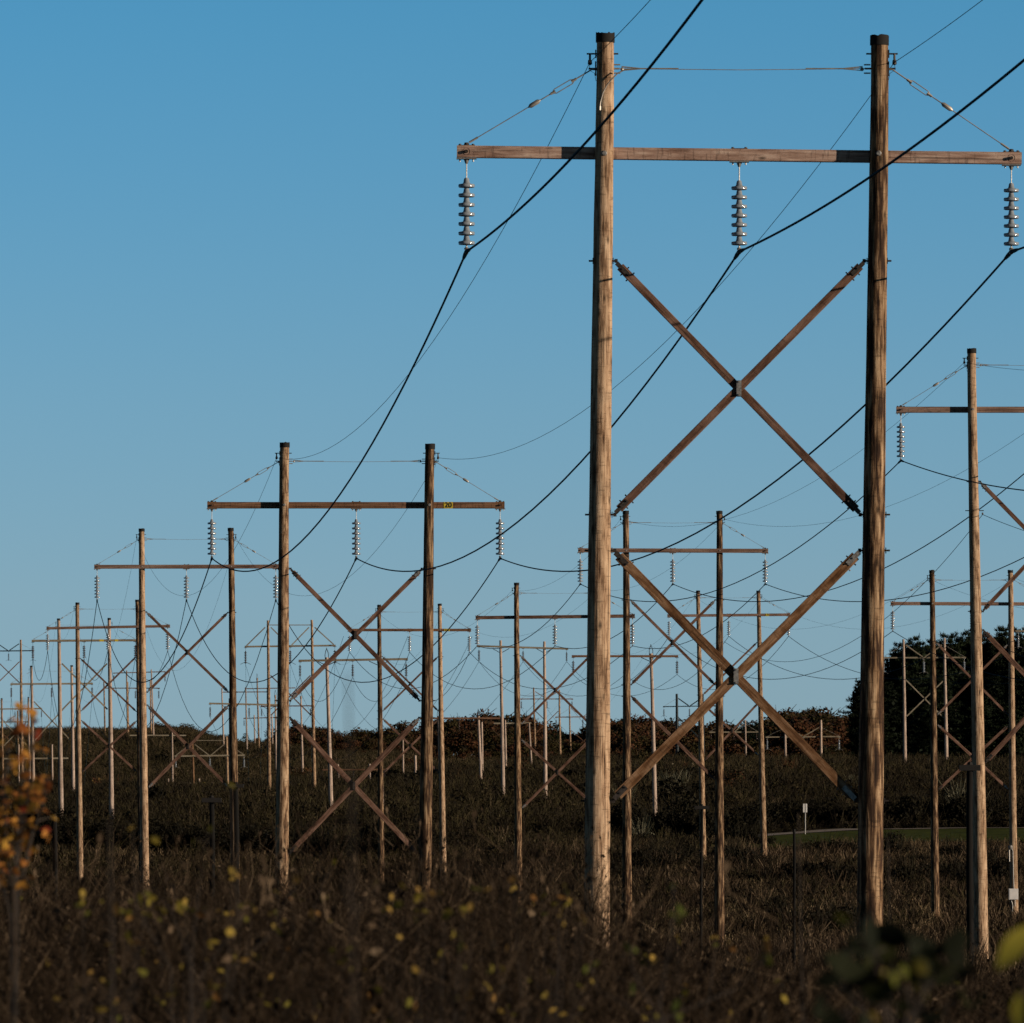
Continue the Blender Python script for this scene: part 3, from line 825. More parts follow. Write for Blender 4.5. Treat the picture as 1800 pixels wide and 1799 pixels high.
tower('C1', 'H-frame at the right with the white box and conduit on one pole', 475,
      [(1638, 1003, 1645, 1620), (1776, 1003, 1783, 1630)], (1566, 1061, 1852, 1062), pm=('pole_dark', 'pole_tan'), am='arm_red', bm='brace_red',
      tie=1020, stay=1020, shield=1012, X=[(1130, 1257, 1133, 1257), (1274, 1388, 1276, 1388)], ins=(1569.5, 1709, 1849), ins_bottom=1111)
tower('C2', 'H-frame with pinkish crossarm and short yellow plate behind the closest lower X brace', 616,
      [(1227, 1039, 1237, 1560), (1333, 1039, 1343, 1520)], (1173, 1083, 1389, 1081), front=True, pm=('pole_brown', 'pole_brown'), am='arm_red', bm='brace_red',
      tie=1051, stay=1052, shield=1046, X=[(1130, 1222, 1130, 1226), (1238, 1337, 1237, 1328)], ins=(1176, 1281, 1386), ins_bottom=1120, sign=[(1345, 1352, '171')])
# --- short-topped frames with wire peaks and knee braces
tower('M1', 'weathered frame with a wire bow behind the upper braces of the frame with sign 20', 760,
      [(574.5, 1156, 582, 1420), (666, 1156, 671, 1420)], (525, 1162, 717, 1159), style='m', front=True, pm=('pole_grey',), am='arm_grey',
      ins=(527.5, 620, 714), ins_bottom=1192, dark=True, lod=2, peak=15, knee=True, group=FAR)
tower('M3', 'weathered frame with a pointed wire bow beyond the closest tan pole', 745,
      [(1053, 1149, 1056, 1365), (1144.5, 1149, 1150, 1365)], (1005, 1154, 1192, 1154), style='m', front=True, pm=('pole_grey',), am='arm_brown',
      ins=(1007.5, 1099, 1190), ins_bottom=1187, dark=True, lod=2, peak=14, knee=True, group=FAR)
tower('M2', 'pale frame of two whitish poles with a slightly sloping grey crossarm', 880,
      [(880, 1126, 884, 1372), (957, 1128, 958.5, 1365)], (838, 1136, 999, 1141), style='m', front=True, pm=('pole_grey',), am='arm_grey',
      ins=(842, 919.5, 996), ins_bottom=1164, dark=True, lod=2, knee=True, group=FAR)
tower('M4', 'low frame with a wire bow whose crossarm lies along the wooded skyline', 960,
      [(771, 1259, 774, 1375), (841, 1259, 845.5, 1376)], (738, 1263, 886, 1263), style='m', front=True, pm=('pole_grey',), am='arm_brown',
      ins=(741, 807, 882), ins_bottom=1284, dark=True, lod=2, peak=11, knee=True, group=FAR)
tower('M5', 'frame with a thick grey crossarm behind the dark pole, between two tall tan poles', 962,
      [(404, 1228, 406, 1395), (472.5, 1228, 474, 1395)], (367.5, 1237, 508, 1240), style='m', front=True, pm=('pole_grey',), am='arm_grey',
      ins=(369.5, 438, 505), ins_bottom=1262, dark=True, lod=2, knee=True, group=FAR)
tower('M6', 'thin frame with two pointed wire bows in the gap beside a tall tan pole', 1500,
      [(484, 1222, 486, 1385), (529, 1224, 532, 1357)], (458, 1242, 548, 1241), style='m', front=True, pm=('pole_grey',), am='arm_brown',
      ins=(460, 506, 546), ins_bottom=1260, dark=True, lod=2, peak=8, group=FAR)
tower('F1', 'thin two-pole frame on the hill crest with a plain dark crossarm above the three-pole one', 1800,
      [(222.5, 1179, 224.5, 1300), (266, 1177, 270, 1300)], (199, 1183.5, 291, 1181), style='m', pm=('pole_brown', 'pole_grey'), am='arm_brown',
      ins=(200, 290), ins_bottom=1199, dark=True, lod=2, group=FAR)
tower('F2', 'thin three-pole frame on the hill crest', 1820,
      [(182.5, 1199, 185, 1300), (224.5, 1199, 226, 1300), (264, 1195, 266, 1300)], (183, 1210, 281, 1210), style='m', pm=('pole_brown',), am='arm_brown',
      ins=(238, 279), ins_bottom=1229, dark=True, lod=2, group=FAR)
tower('F3', 'thin frame with one wire bow and the highest crossarm at the hill gap', 1810,
      [(452, 1192, 455, 1310), (497, 1192, 499, 1310)], (430, 1211, 519, 1209.5), style='m', pm=('pole_brown',), am='arm_brown',
      ins=(), ins_bottom=1225, dark=True, lod=2, peak=7, group=FAR)
tower('F4', 'thin three-pole frame tied by a straight beam at the hill gap', 1780,
      [(390, 1210, 393, 1310), (432, 1208, 434, 1310), (470, 1209, 471, 1310)], (391, 1217, 471, 1216.5), style='m', pm=('pole_grey',), am='arm_brown',
      ins=(), ins_bottom=1225, dark=True, lod=2, group=FAR)
tower('F5', 'lowest thin frame at the hill gap, about half as tall as its neighbours', 1830,
      [(447, 1257, 448, 1310), (478, 1257, 479, 1310)], (428, 1263, 487, 1261.5), style='m', pm=('pole_grey',), am='arm_brown',
      ins=(429, 486), ins_bottom=1277, dark=True, lod=2, group=FAR)
tower('F6', 'pale low frame in front of the rusty woods beside the spotted pole', 1080,
      [(888, 1266, 889, 1335), (930, 1271, 933, 1325)], (868, 1272, 934, 1271), style='m', pm=('pole_grey',), am='arm_grey',
      ins=(), ins_bottom=1290, dark=True, lod=2, rs=0.8, group=FAR)
# --- big structures with V struts
tower('V7', 'frame with a top tie beam and struts spreading down to its crossarm', 950,
      [(471, 1091, 473.5, 1390), (548, 1090, 552.5, 1388)], (430, 1137, 590, 1135), style='v', pm=('pole_brown',), am='arm_grey', bm='arm_brown',
      tie=1099, X=[(1187, 1258, 1187, 1258)], ins=(431.5, 510, 588.5), ins_bottom=1168, dark=True, lod=2, strut=(1103, 'beam'), group=VF)
tower('V2', 'pale V-strut structure standing before the dark pines', 1200,
      [(1588, 1124, 1591, 1350), (1660, 1122, 1664, 1350)], (1549, 1156.5, 1698, 1156), style='v', pm=('pole_grey',), am='arm_grey', bm='arm_grey',
      X=[(1195, 1260, 1197, 1262)], ins=(1553, 1624, 1695), ins_bottom=1184, lod=2, rs=1.25, strut=(1134, 'rod'), group=VF)
tower('V3', 'V-strut structure of which only the crossarm end enters the picture by the pines', 1150,
      [(1826, 1078, 1829, 1350), (1901, 1078, 1904, 1350)], (1785, 1109.5, 1940, 1109), style='v', pm=('pole_grey',), am='arm_grey', bm='arm_grey',
      X=[(1150, 1215, 1150, 1215)], ins=(1790, 1863, 1936), ins_bottom=1140, lod=2, rs=1.25, strut=(1090, 'rod'), group=VF)
tower('V4', 'blue-black steel structure with V struts standing before the rusty woods', 1740,
      [(1189.5, 1220, 1191, 1362), (1235, 1220, 1236, 1362)], (1165.5, 1242.5, 1258, 1241), style='v', pm=('pole_steel',), am='pole_steel', bm='pole_steel',
      X=[(1262, 1300, 1262, 1300)], ins=(1167, 1212, 1257), ins_bottom=1260, dark=True, lod=2, rs=1.8, strut=(1228, 'rod'), group=VF)
tower('V5', 'slim V-strut structure by the lone small pine, with a red-brown crossarm', 1760,
      [(938, 1209, 940, 1290), (983, 1213, 985, 1342)], (914.5, 1229, 1007.5, 1229), style='v', pm=('pole_brown',), am='arm_red', bm='arm_brown',
      X=[(1250, 1289, 1250, 1289)], ins=(916.5, 961.5, 1005.5), ins_bottom=1246, dark=True, lod=2, rs=1.2, strut=(1216, 'rod'), group=VF)
tower('V6', 'slim structure with a low crossarm passing behind the closest tan pole', 1680,
      [(1001, 1240, 1003, 1328), (1048, 1240, 1050, 1328)], (976, 1261, 1073, 1260), style='v', pm=('pole_brown', 'pole_grey'), am='arm_red', bm='arm_brown',
      X=[(1284, 1322, 1284, 1322)], ins=(977.5, 1024.5, 1071), ins_bottom=1279, dark=True, lod=2, strut=(1246, 'rod'), group=VF)
tower('V8', 'pale V-strut structure against the rusty mound of trees', 1370,
      [(1380, 1268, 1381, 1352), (1443, 1266, 1444, 1350)], (1346, 1296, 1477.5, 1295), style='v', pm=('pole_grey',), am='arm_grey', bm='arm_grey',
      ins=(1348.5, 1412, 1475), ins_bottom=1319, lod=2, rs=1.25, strut=(1279, 'rod'), group=VF)
tower('V9', 'faint half-lit frame low between the woods and the pinkish-armed frame', 1450,
      [(1269, 1266, 1270, 1338), (1310, 1266, 1311, 1338)], (1247, 1287.5, 1333, 1287), style='v', pm=('pole_grey',), am='arm_grey', bm='arm_grey',
      ins=(1250, 1290, 1330), ins_bottom=1301, dark=True, lod=2, strut=(1273, 'rod'), group=VF)
# --- frames down in the valley
tower('W1', 'orange-lit frame with V struts down in the valley', 1090,
      [(338, 1304, 341, 1407), (398, 1295, 401, 1400)], (307, 1329.5, 430.5, 1328), style='v', front=True, pm=('brace_orange', 'pole_tan'), am='arm_grey', bm='brace_red',
      tie=1302, ins=(309, 369, 429), ins_bottom=1350, lod=2, strut=(1309, 'beam'), group=VF)
tower('W2', 'low pale frame with a small yellow plate just above the valley brush', 1245,
      [(296, 1369, 296, 1412), (350, 1369, 350.5, 1410)], (268.5, 1377.5, 378.5, 1376.5), style='m', front=True, pm=('pole_grey',), am='arm_grey',
      ins=(269, 322, 376), ins_bottom=1392, dark=True, lod=2, knee=True, sign=[(355.5, 360.5, '')], group=FAR)
tower('W3', 'pale-poled frame with a thin light crossarm on the slope under the hill crest', 1300,
      [(252, 1288, 253, 1400), (302.5, 1287, 304, 1408)], (228, 1293, 327, 1293), style='m', pm=('pole_grey',), am='arm_grey',
      ins=(), ins_bottom=1310, dark=True, lod=2, rs=0.8, group=FAR)
tower('W4', 'frame with two short bright poles low on the slope beside the orange shrub', 1100,
      [(33, 1309, 33.5, 1415), (91.5, 1309, 92.5, 1420)], (5, 1334, 120, 1333), style='m', pm=('pole_grey',), am='arm_grey',
      ins=(), ins_bottom=1350, dark=True, lod=2, rs=0.8, group=FAR)
tower('M7', 'lowest frame in the valley, seen through the lower brace of the frame with sign 20', 1190,
      [(594, 1344, 596, 1394), (649.5, 1343, 650.5, 1390)], (566, 1353.5, 677, 1353), style='m', pm=('pole_grey',), am='arm_brown',
      ins=(566.5, 621.5, 676), ins_bottom=1368, dark=True, lod=2, group=FAR)

# --- lone poles
def lone_pole(xt, yt, xb, Z, r, material, label, crossbar=None, name='wooden_pole', cat='pole', group=None):
    s = F / Z
    a = W(xt, yt, Z); foot = Vector(((xb - 900) / s, Z, gz((xb - 900) / s, Z)))
    root = empty(name, foot); tag(root, label, cat, group)
    po = pole(foot - Vector((0, 0, 0.5)), a, r * 1.25, r, M[material], root, 10, name='shaft')
    if crossbar:
        y, half, hgt = crossbar
        zc = CZ + (YH - y) / s - foot.z
        xc = (xt - xb) / s
        mb = MB(); mb.box((xc, 0, zc), (2 * half / s, 0.22, hgt / s), R=None)
        mb.tube([(xc, 0, zc), (xc, 0, zc + hgt / s * 1.0)], [r * 1.2, r * 0.7], 8)
        mb.build('crossbar', M['cap'], root, sm=False)
        return root
    mb = MB(); mb.tube([(( xt - xb) / s, 0, a.z - foot.z - 0.02), ((xt - xb) / s, 0, a.z - foot.z + 0.05)], [r * 1.15, r * 0.9], 8)
    mb.build('pole_cap', M['cap'], root)
    return root
lone_pole(730, 1328, 731, 1180, 0.15, 'pole_grey', 'short bright pole without crossarm beside a tall dark pole')
lone_pole(708, 1288, 709, 1400, 0.12, 'pole_grey', 'thin short pole against the wooded slope under a brace')
lone_pole(846.8, 1269, 848, 1070, 0.12, 'pole_grey', 'thin pole touching the low frame with a wire bow')
lone_pole(1549, 1297, 1550, 1500, 0.14, 'pole_grey', 'stub of a bright pole beside the closest dark pole')
lone_pole(372, 1402, 372, 112, 0.032, 'post_black', 'black T-shaped post standing in the weeds between two tall tan poles', (1407, 17, 8), 't_post', 'post', 'black posts standing in the weeds')
lone_pole(1705, 1346, 1705, 215, 0.075, 'post_black', 'black T-shaped post tight against the tan pole at the right', (1350, 18.5, 10), 't_post', 'post', 'black posts standing in the weeds')
lone_pole(1234, 1417, 1232, 235, 0.036, 'post_black', 'black T-shaped post in front of the dark pole under the closest crossarm', (1420, 13, 6), 't_post', 'post', 'black posts standing in the weeds')
lone_pole(414, 1375, 417, 120, 0.036, 'post_black', 'black T-shaped post against the dark pole of the reddish-armed frame', (1382, 14, 6), 't_post', 'post', 'black posts standing in the weeds')
lone_pole(1396, 1462, 1397, 190, 0.030, 'post_black', 'plain black post in the grass below the white reflector sign', None, 'wooden_post', 'post', 'black posts standing in the weeds')
lone_pole(96, 1440, 95, 130, 0.036, 'post_black', 'plain black post in the weeds beside the tallest tan pole of the left group', None, 'wooden_post', 'post', 'black posts standing in the weeds')

# --- roadside reflector sign
s = F / 722.0
gx = (1415.5 - 900) / s; g0 = gz(gx, 722)
root = empty('reflector_sign', (gx, 722, g0)); tag(root, 'small white two-panel reflector sign on a thin post at the mown verge', 'road sign')
topz = CZ + (YH - 1413) / s - g0
MB().tube([(0, 0, -0.3), (0, 0, topz)], 0.045, 8).build('post', M['steel'], root)
for dx in (-0.11, 0.09):
    mb = MB(); mb.box((dx, -0.07, topz - 0.36), (0.13, 0.02, 0.70), bev=0); mb.build('panel', M['white'], root, sm=False)

# --- rail fence far down
root = empty('rail_fence', (20.5, 1060, gz(20.5, 1060))); tag(root, 'low pale rail fence with two posts on the slope before the dark woods', 'fence')
s = F / 1060.0
for x in (1182, 1217):
    X0 = (x - 900) / s
    MB().tube([(X0 - 20.5, 0, -0.3), (X0 - 20.5, 0, 1.55)], 0.10, 8).build('post', M['white'] if x < 0 else M['arm_grey'], root)
for zz in (0.35, 0.95):
    a = Vector(((1158 - 900) / s - 20.5, -0.12, zz)); b = Vector(((1250 - 900) / s - 20.5, -0.12, zz))
    MB().tube([a, b], 0.055, 6).build('rail', M['arm_grey'], root)

# --- white box, conduit and weatherhead on the right pole of C1
c1 = REG['C1']; rt = c1['root']
pb = c1['on'](1, 1572); rr = c1['rad'](1, 1572)
bx = empty('utility_box', (0, 0, 0)); bpy.data.objects.remove(bx)
mb = MB(); mb.box((0, 0, 0), (0.50, 0.2, 0.58)); mb.box((0, -0.104, 0), (0.44, 0.008, 0.52))
ob = mb.build('utility_box', M['white'], rt, loc=pb + Vector((-0.04, -rr - 0.10, 0)) - rt.location, sm=False)
p1 = c1['on'](1, 1490)
mb = MB()
mb.tube([pb + Vector((-0.02, -rr - 0.04, 0.25)), p1 + Vector((-0.05, -rr - 0.04, -0.2)), p1 + Vector((-0.10, -rr - 0.05, 0.0)), p1 + Vector((-0.22, -rr - 0.06, 0.03))], 0.03, 8)
mb.lathe([(0, -0.13), (0.09, -0.1), (0.13, 0), (0.09, 0.1), (0, 0.13)], 12, origin=p1 + Vector((-0.17, -rr - 0.08, 0.0)))
mb.tube([p1 + Vector((-0.24, -rr - 0.05, -0.1)), p1 + Vector((-0.23, -rr - 0.04, -0.75))], 0.035, 6)
mb.tube([pb + Vector((-0.16, -rr - 0.04, -0.28)), pb + Vector((-0.08, -rr - 0.04, -0.6)), pb + Vector((-0.10, -rr - 0.03, -1.1))], 0.018, 6)
mb.tube([pb + Vector((0.04, -rr - 0.04, -0.28)), pb + Vector((0.05, -rr - 0.03, -0.65))], 0.018, 6)
for i in range(len(mb.v)): mb.v[i] = mb.v[i] - rt.location
mb.build('conduit', M['steel'], rt)

# --- loose earthing wire on the closest tan pole
s1 = REG['S1']; rt = s1['root']; on = s1['on']; ra = s1['rad']
e = on(0, 126) + Vector((ra(0, 126), 0, 0))
pts = [W(1111, 122, 136.6), W(1098, 123, 136.6), W(1086, 129, 136.6), W(1075, 140, 136.6) , W(1067, 150, 136.6), W(1060, 163, 136.6), W(1055.5, 180, 136.6), W(1054.5, 188, 136.6)]
mb = MB(); mb.tube([p - rt.location for p in pts], 0.011, 6); mb.tube([W(1054.5, 187, 136.6) - rt.location, W(1054.3, 194, 136.6) - rt.location], 0.02, 6)
mb.build('earthing_wire', M['rod'], rt)

# ------------------------------------------------------------------ wires
def wire(name, label, nodes, r, b_sag, cat='power line', group=None, seg=22, slack=None, n=5, armor=False):
    """one continuous wire through its support points, sagging between them"""
    pts = []
    for i in range(len(nodes) - 1):
        a, c = nodes[i], nodes[i + 1]
        L_ = (c - a).length
        bb = b_sag if not slack else slack[i]
        kk = (90 if i == 0 else 40) if i < 3 else 16
        for k in range(kk + (1 if i == len(nodes) - 2 else 0)):
            # finer near the supports
            t = k / kk
            t = 0.5 - 0.5 * math.cos(math.pi * t) if i < 3 else t
            p = a + (c - a) * t
            p = p - Vector((0, 0, bb * L_ * L_ * t * (1 - t)))
            pts.append(p)
    mb = MB(); mb.tube(pts, r, n, cap=False)
    if armor:   # thicker armour rods either side of each clamp
        for i, q in enumerate(nodes[1:-1], 1):
            if q.y > 450: continue
            for other in (nodes[i - 1], nodes[i + 1]):
                L_ = (other - q).length
                f = lambda t: q + (other - q) * t - Vector((0, 0, b_sag * L_ * L_ * t * (1 - t)))
                mb.tube([q, f(0.35 / L_), f(0.75 / L_)], [r * 1.9, r * 1.9, r * 1.35], 7)
    o = mb.build(name, M['wire'], None)
    tag(o, label, cat, group)
    return o

Bc = 0.00056; Bs = 0.00050
def line(keys, names, ahead, group):
    """ahead: list of five near-side end points (3 conductors, 2 shield wires), or None"""
    for j in range(3):
        nd = ([ahead[j]] if ahead else []) + [REG[k]['cond'][j] for k in keys if len(REG[k]['cond']) == 3]
        wire('conductor', names[0] % ('left', 'middle', 'right')[j], nd, 0.0180, Bc, group=group, armor=True)
    for j in range(2):
        nd = ([ahead[3 + j]] if ahead else []) + [REG[k]['shield'][j] for k in keys if len(REG[k]['shield']) == 2]
        wire('shield_wire', names[1] % ('left', 'right')[j], nd, 0.0055, Bs, cat='shield wire', group=group)
def shift(key, dx, dy, dz):
    v = Vector((dx, dy, dz))
    return [p + v for p in REG[key]['cond']] + [p + v for p in REG[key]['shield']]
line(['S1', 'S2', 'S3', 'S4', 'A5', 'A6', 'A7'],
     ('%s conductor from the closest H-frame to the frame with sign 20', '%s thin shield wire between the closest H-frame and the frame with sign 20'),
     shift('S1', 0.066 * 141, -141, 6.6), 'wires of the line with the closest H-frame')
line(['R1', 'B1', 'B2', 'B4', 'M1', 'M5'],
     ('%s conductor from the H-frame cut by the picture edge to the frames behind', '%s thin shield wire from the H-frame cut by the picture edge'),
     shift('R1', 12.3, -174, 0.5), 'wires of the line with the frame at the picture edge')
line(['C1', 'C2', 'M3', 'M2', 'M4'],
     ('%s conductor from the H-frame with the white box', '%s thin shield wire from the H-frame with the white box'),
     shift('C1', 12.0, -165, -2.0), 'wires of the line with the white box')
for key, dx, dy, dz, lab, kk in (('V7', 16.0, -290, -6.0, 'of the frame with the top tie beam', None), ('V2', 10.0, -150, -3.0, 'of the pale structure before the dark pines', None),
                             ('V4', 16, -330, -6, 'of the blue-black steel structure', None), ('V5', 14, -240, -8, 'of the slim structure by the lone pine', None)):
    far = {'V7': 'M6', 'V2': 'V8', 'V4': None, 'V5': None}[key]
    for j in range(3):
        q = REG[key]['cond'][j]
        nd = [q + Vector((dx, dy, dz)), q]
        if far: nd.append(REG[far]['cond'][j])
        wire('conductor', ('left', 'middle', 'right')[j] + ' conductor ' + lab, nd, 0.014 if q.y < 1300 else 0.022, 0.00035, group='thin far conductors')
# low cable that leaves the tan pole at the right edge
r1 = REG['R1']
q = r1['on'](0, 902) + Vector((r1['rad'](0, 902) + 0.10, 0, -0.05))
rt = r1['root']
mb = MB()
h0 = r1['on'](0, 898); R = r1['rad'](0, 898)
mb.tube([h0 - Vector((R + 0.12, 0, 0)) - rt.location, h0 + Vector((R + 0.14, 0, 0)) - rt.location], 0.015, 6)
mb.tube([q + Vector((0, 0, 0.06)) - rt.location, q - rt.location], 0.03, 6)
mb.build('cable_bracket', M['iron'], rt)
b1 = REG['B1']; q2 = b1['on'](1, 1128) + Vector((b1['rad'](1, 1128) + 0.05, 0, 0))
wire('cable', 'lone low cable clamped to the tan pole at the picture edge below its crossarm', [q + Vector((11.0, -170, 1.0)), q, q2], 0.009, 0.0006, cat='cable')

# ------------------------------------------------------------------ vegetation building blocks
def strip(a, b, w0, w1, yaw):
    """flat tapering strip from a to b as one quad"""
    s = np.array([math.cos(yaw), math.sin(yaw), 0.0])
    return [a - s * w0, a + s * w0, b + s * w1, b - s * w1]

def leaf_quad(c, size, R=rng, tilt=1.0, aspect=1.6):
    u = R.normal(size=3); u /= np.linalg.norm(u)
    v = R.normal(size=3); v -= u * v.dot(u); v /= np.linalg.norm(v)
    u = u * size * aspect * 0.5; v = v * size * 0.5
    return [c - u, c + v * 0.9 - u * 0.1, c + u, c - v * 0.9 - u * 0.1]

def proto(quads, tones, mi):
    return np.array(quads, np.float32), np.array(tones, np.float32), np.array(mi, np.int32)

def scatter(protos, P, rz, sc, tone, idx):
    """lay copies of small prototype shapes out as one mesh"""
    V = []; T = []; Mi = []
    for k, (q, t, m_) in enumerate(protos):
        sel = np.where(idx == k)[0]
        if len(sel) == 0: continue
        c = np.cos(rz[sel])[:, None, None]; s_ = np.sin(rz[sel])[:, None, None]
        x = q[None, :, :, 0]; y = q[None, :, :, 1]; z = q[None, :, :, 2]
        X_ = (x * c - y * s_) * sc[sel, 0][:, None, None] + P[sel, 0][:, None, None]
        Y_ = (x * s_ + y * c) * sc[sel, 0][:, None, None] + P[sel, 1][:, None, None]
        Z_ = z * sc[sel, 1][:, None, None] + P[sel, 2][:, None, None]
        V.append(np.stack([X_, Y_, Z_], -1).reshape(-1, 4, 3))
        T.append(np.clip(t[None] * 0.6 + tone[sel][:, None] * 0.4 + 0 * X_[:, :, 0], 0, 1).reshape(-1))
        Mi.append(np.broadcast_to(m_[None], (len(sel), len(m_))).reshape(-1))
    V = np.concatenate(V); T = np.concatenate(T); Mi = np.concatenate(Mi)
    return V, T, Mi

def build_scatter(name, V, T, Mi, mats, parent=None):
    n = len(V)
    return quick_mesh(name, V.reshape(-1, 3), np.arange(n * 4).reshape(n, 4), mats, parent, tone=T, mi=Mi)

def weed_proto(seed, h=1.9, leaves=0.35, twigs=9):
    R = np.random.default_rng(seed)
    q = []; t = []; m_ = []
    yaw = R.uniform(0, math.pi)
    lean = R.normal(size=2) * 0.12
    pts = []
    k = 5
    for i in range(k + 1):
        s = i / k
        pts.append(np.array([lean[0] * s * s * h + R.normal() * 0.012, lean[1] * s * s * h, h * s]))
    for i in range(k):
        w0 = 0.0042 * (1 - i / k * 0.55); w1 = 0.0042 * (1 - (i + 1) / k * 0.55)
        q.append(strip(pts[i], pts[i + 1], w0, w1, yaw)); t.append(R.uniform(0.45, 1.0)); m_.append(0)
        q.append(strip(pts[i], pts[i + 1], w0, w1, yaw + 1.57)); t.append(R.uniform(0.2, 0.7)); m_.append(0)
    for j in range(twigs):
        s = R.uniform(0.25, 0.98)
        i = min(int(s * k), k - 1); f = s * k - i
        a = pts[i] * (1 - f) + pts[i + 1] * f
        az = R.uniform(0, 6.283); ln = R.uniform(0.10, 0.34) * (1.15 - 0.6 * s)
        up = R.uniform(0.5, 1.3)
        d = np.array([math.cos(az), math.sin(az), up]); d /= np.linalg.norm(d)
        b_ = a + d * ln; c_ = b_ + (d + np.array([0, 0, 0.5])) * ln * 0.5
        y2 = R.uniform(0, 3.14)
        q.append(strip(a, b_, 0.0028, 0.002, y2)); t.append(R.uniform(0.2, 0.8)); m_.append(0)
        q.append(strip(b_, c_, 0.002, 0.0012, y2)); t.append(R.uniform(0.2, 0.8)); m_.append(0)
        for e in range(R.integers(0, 4)):      # withered leaves and seed heads
            cc = a + (c_ - a) * R.uniform(0.3, 1.0) + R.normal(size=3) * 0.012
            q.append(leaf_quad(cc, R.uniform(0.008, 0.022), R)); t.append(R.uniform(0.0, 0.8)); m_.append(0)
        if R.uniform() < leaves:
            cc = c_ + R.normal(size=3) * 0.01
            q.append(leaf_quad(cc, R.uniform(0.014, 0.026), R, aspect=1.4)); t.append(R.uniform(0, 1)); m_.append(1)
    return proto(q, t, m_)

def twiggy_proto(seed, h=1.7):
    """bushy dead weed: several arching stems with crooked side twigs and rags of leaf"""
    R = np.random.default_rng(seed)
    q = []; t = []; m_ = []
    for s_ in range(R.integers(3, 6)):
        az = R.uniform(0, 6.283); out = R.uniform(0.15, 0.55)
        p = np.array([R.normal() * 0.04, R.normal() * 0.04, 0.0]); hh = h * R.uniform(0.65, 1.08)
        k = 6; tone = R.uniform(0.3, 1.0)
        for i in range(k):
            d = np.array([math.cos(az) * out * (i + 0.5) / k * 1.6 + R.normal() * 0.05, math.sin(az) * out * (i + 0.5) / k * 1.6 + R.normal() * 0.05, 1.0]) * hh / k
            n_ = p + d
            w0 = 0.0046 * (1 - i / k * 0.7); w1 = 0.0046 * (1 - (i + 1) / k * 0.7)
            yw = R.uniform(0, 3.14)
            q.append(strip(p, n_, w0, w1, yw)); t.append(tone); m_.append(0)
            q.append(strip(p, n_, w0, w1, yw + 1.57)); t.append(tone); m_.append(0)
            for j in range(R.integers(1, 4) if i > 0 else 0):
                a2 = R.uniform(0, 6.283); ln = R.uniform(0.08, 0.36)
                a = p + (n_ - p) * R.uniform(0, 1)
                dv = np.array([math.cos(a2), math.sin(a2), R.uniform(0.1, 1.0)]); dv /= np.linalg.norm(dv)
                b_ = a + dv * ln; c_ = b_ + (dv + R.normal(size=3) * 0.35) * ln * 0.6
                y2 = R.uniform(0, 3.14); tn = R.uniform(0.3, 1.0)
                q.append(strip(a, b_, 0.003, 0.0022, y2)); t.append(tn); m_.append(0)
                q.append(strip(b_, c_, 0.0022, 0.0012, y2)); t.append(tn); m_.append(0)
                for e in range(R.integers(0, 3)):
                    q.append(leaf_quad(a + (c_ - a) * R.uniform(0.4, 1.0) + R.normal(size=3) * 0.012, R.uniform(0.010, 0.028), R)); t.append(R.uniform(0.1, 0.95)); m_.append(0)
            p = n_
    return proto(q, t, m_)

def grass_proto(seed, h=0.8, n=14, spread=0.25, w=0.006):
    R = np.random.default_rng(seed)
    q = []; t = []
    for i in range(n):
        a = np.array([R.normal() * spread, R.normal() * spread, 0.0])
        hh = h * R.uniform(0.5, 1.1)
        d = np.array([R.normal() * 0.2, R.normal() * 0.2, 1.0]) * hh
        y = R.uniform(0, 3.14)
        mid = a + d * 0.6; tip = a + d + np.array([R.normal(), R.normal(), -0.3]) * 0.1 * hh
        q.append(strip(a, mid, w, w * 0.8, y)); t.append(R.uniform(0, 1))
        q.append(strip(mid, tip, w * 0.8, w * 0.35, y)); t.append(t[-1])
    return proto(q, t, [0] * len(q))

def bush_proto(seed, n=46, size=0.2, h=1.0, stalks=12, r=0.75):
    R = np.random.default_rng(seed)
    q = []; t = []
    lob = [(np.array([R.normal() * 0.35 * r, R.normal() * 0.35 * r, h * R.uniform(0.35, 0.75)]), R.uniform(0.3, 0.55) * r) for _ in range(4)]
    for i in range(n):
        c, rr = lob[R.integers(4)]
        d = R.normal(size=3); d /= np.linalg.norm(d)
        p = c + d * rr * R.uniform(0.5, 1.1) * np.array([1, 1, 0.9])
        p[2] = max(p[2], 0.05)
        q.append(leaf_quad(p, size * R.uniform(0.6, 1.3), R)); t.append(R.uniform(0, 1))
    for i in range(stalks):
        a = np.array([R.normal() * 0.2 * r, R.normal() * 0.2 * r, 0])
        d = np.array([R.normal() * 0.35, R.normal() * 0.35, 1.0]) * h * R.uniform(0.8, 1.35)
        q.append(strip(a, a + d, 0.022, 0.008, R.uniform(0, 3.14))); t.append(R.uniform(0.3, 1))
    return proto(q, t, [0] * len(q))

def fan(n, z0, z1, margin=3.0, power=2.0, pxl=-80, pxr=1880, R=rng):
    """random ground points inside the wedge the view takes in"""
    u = R.uniform(0, 1, n)
    Z = (z0 ** power + u * (z1 ** power - z0 ** power)) ** (1 / power)
    xl = (pxl - 900) * Z / F - margin; xr = (pxr - 900) * Z / F + margin
    X = xl + R.uniform(0, 1, n) * (xr - xl)
    return X, Z

# ---- weeds close to the camera
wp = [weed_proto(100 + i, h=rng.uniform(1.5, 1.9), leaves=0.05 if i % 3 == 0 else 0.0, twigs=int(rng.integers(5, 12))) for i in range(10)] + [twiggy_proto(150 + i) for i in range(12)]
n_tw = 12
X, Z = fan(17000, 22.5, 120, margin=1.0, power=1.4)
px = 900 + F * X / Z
g = ground_h(X, Z)
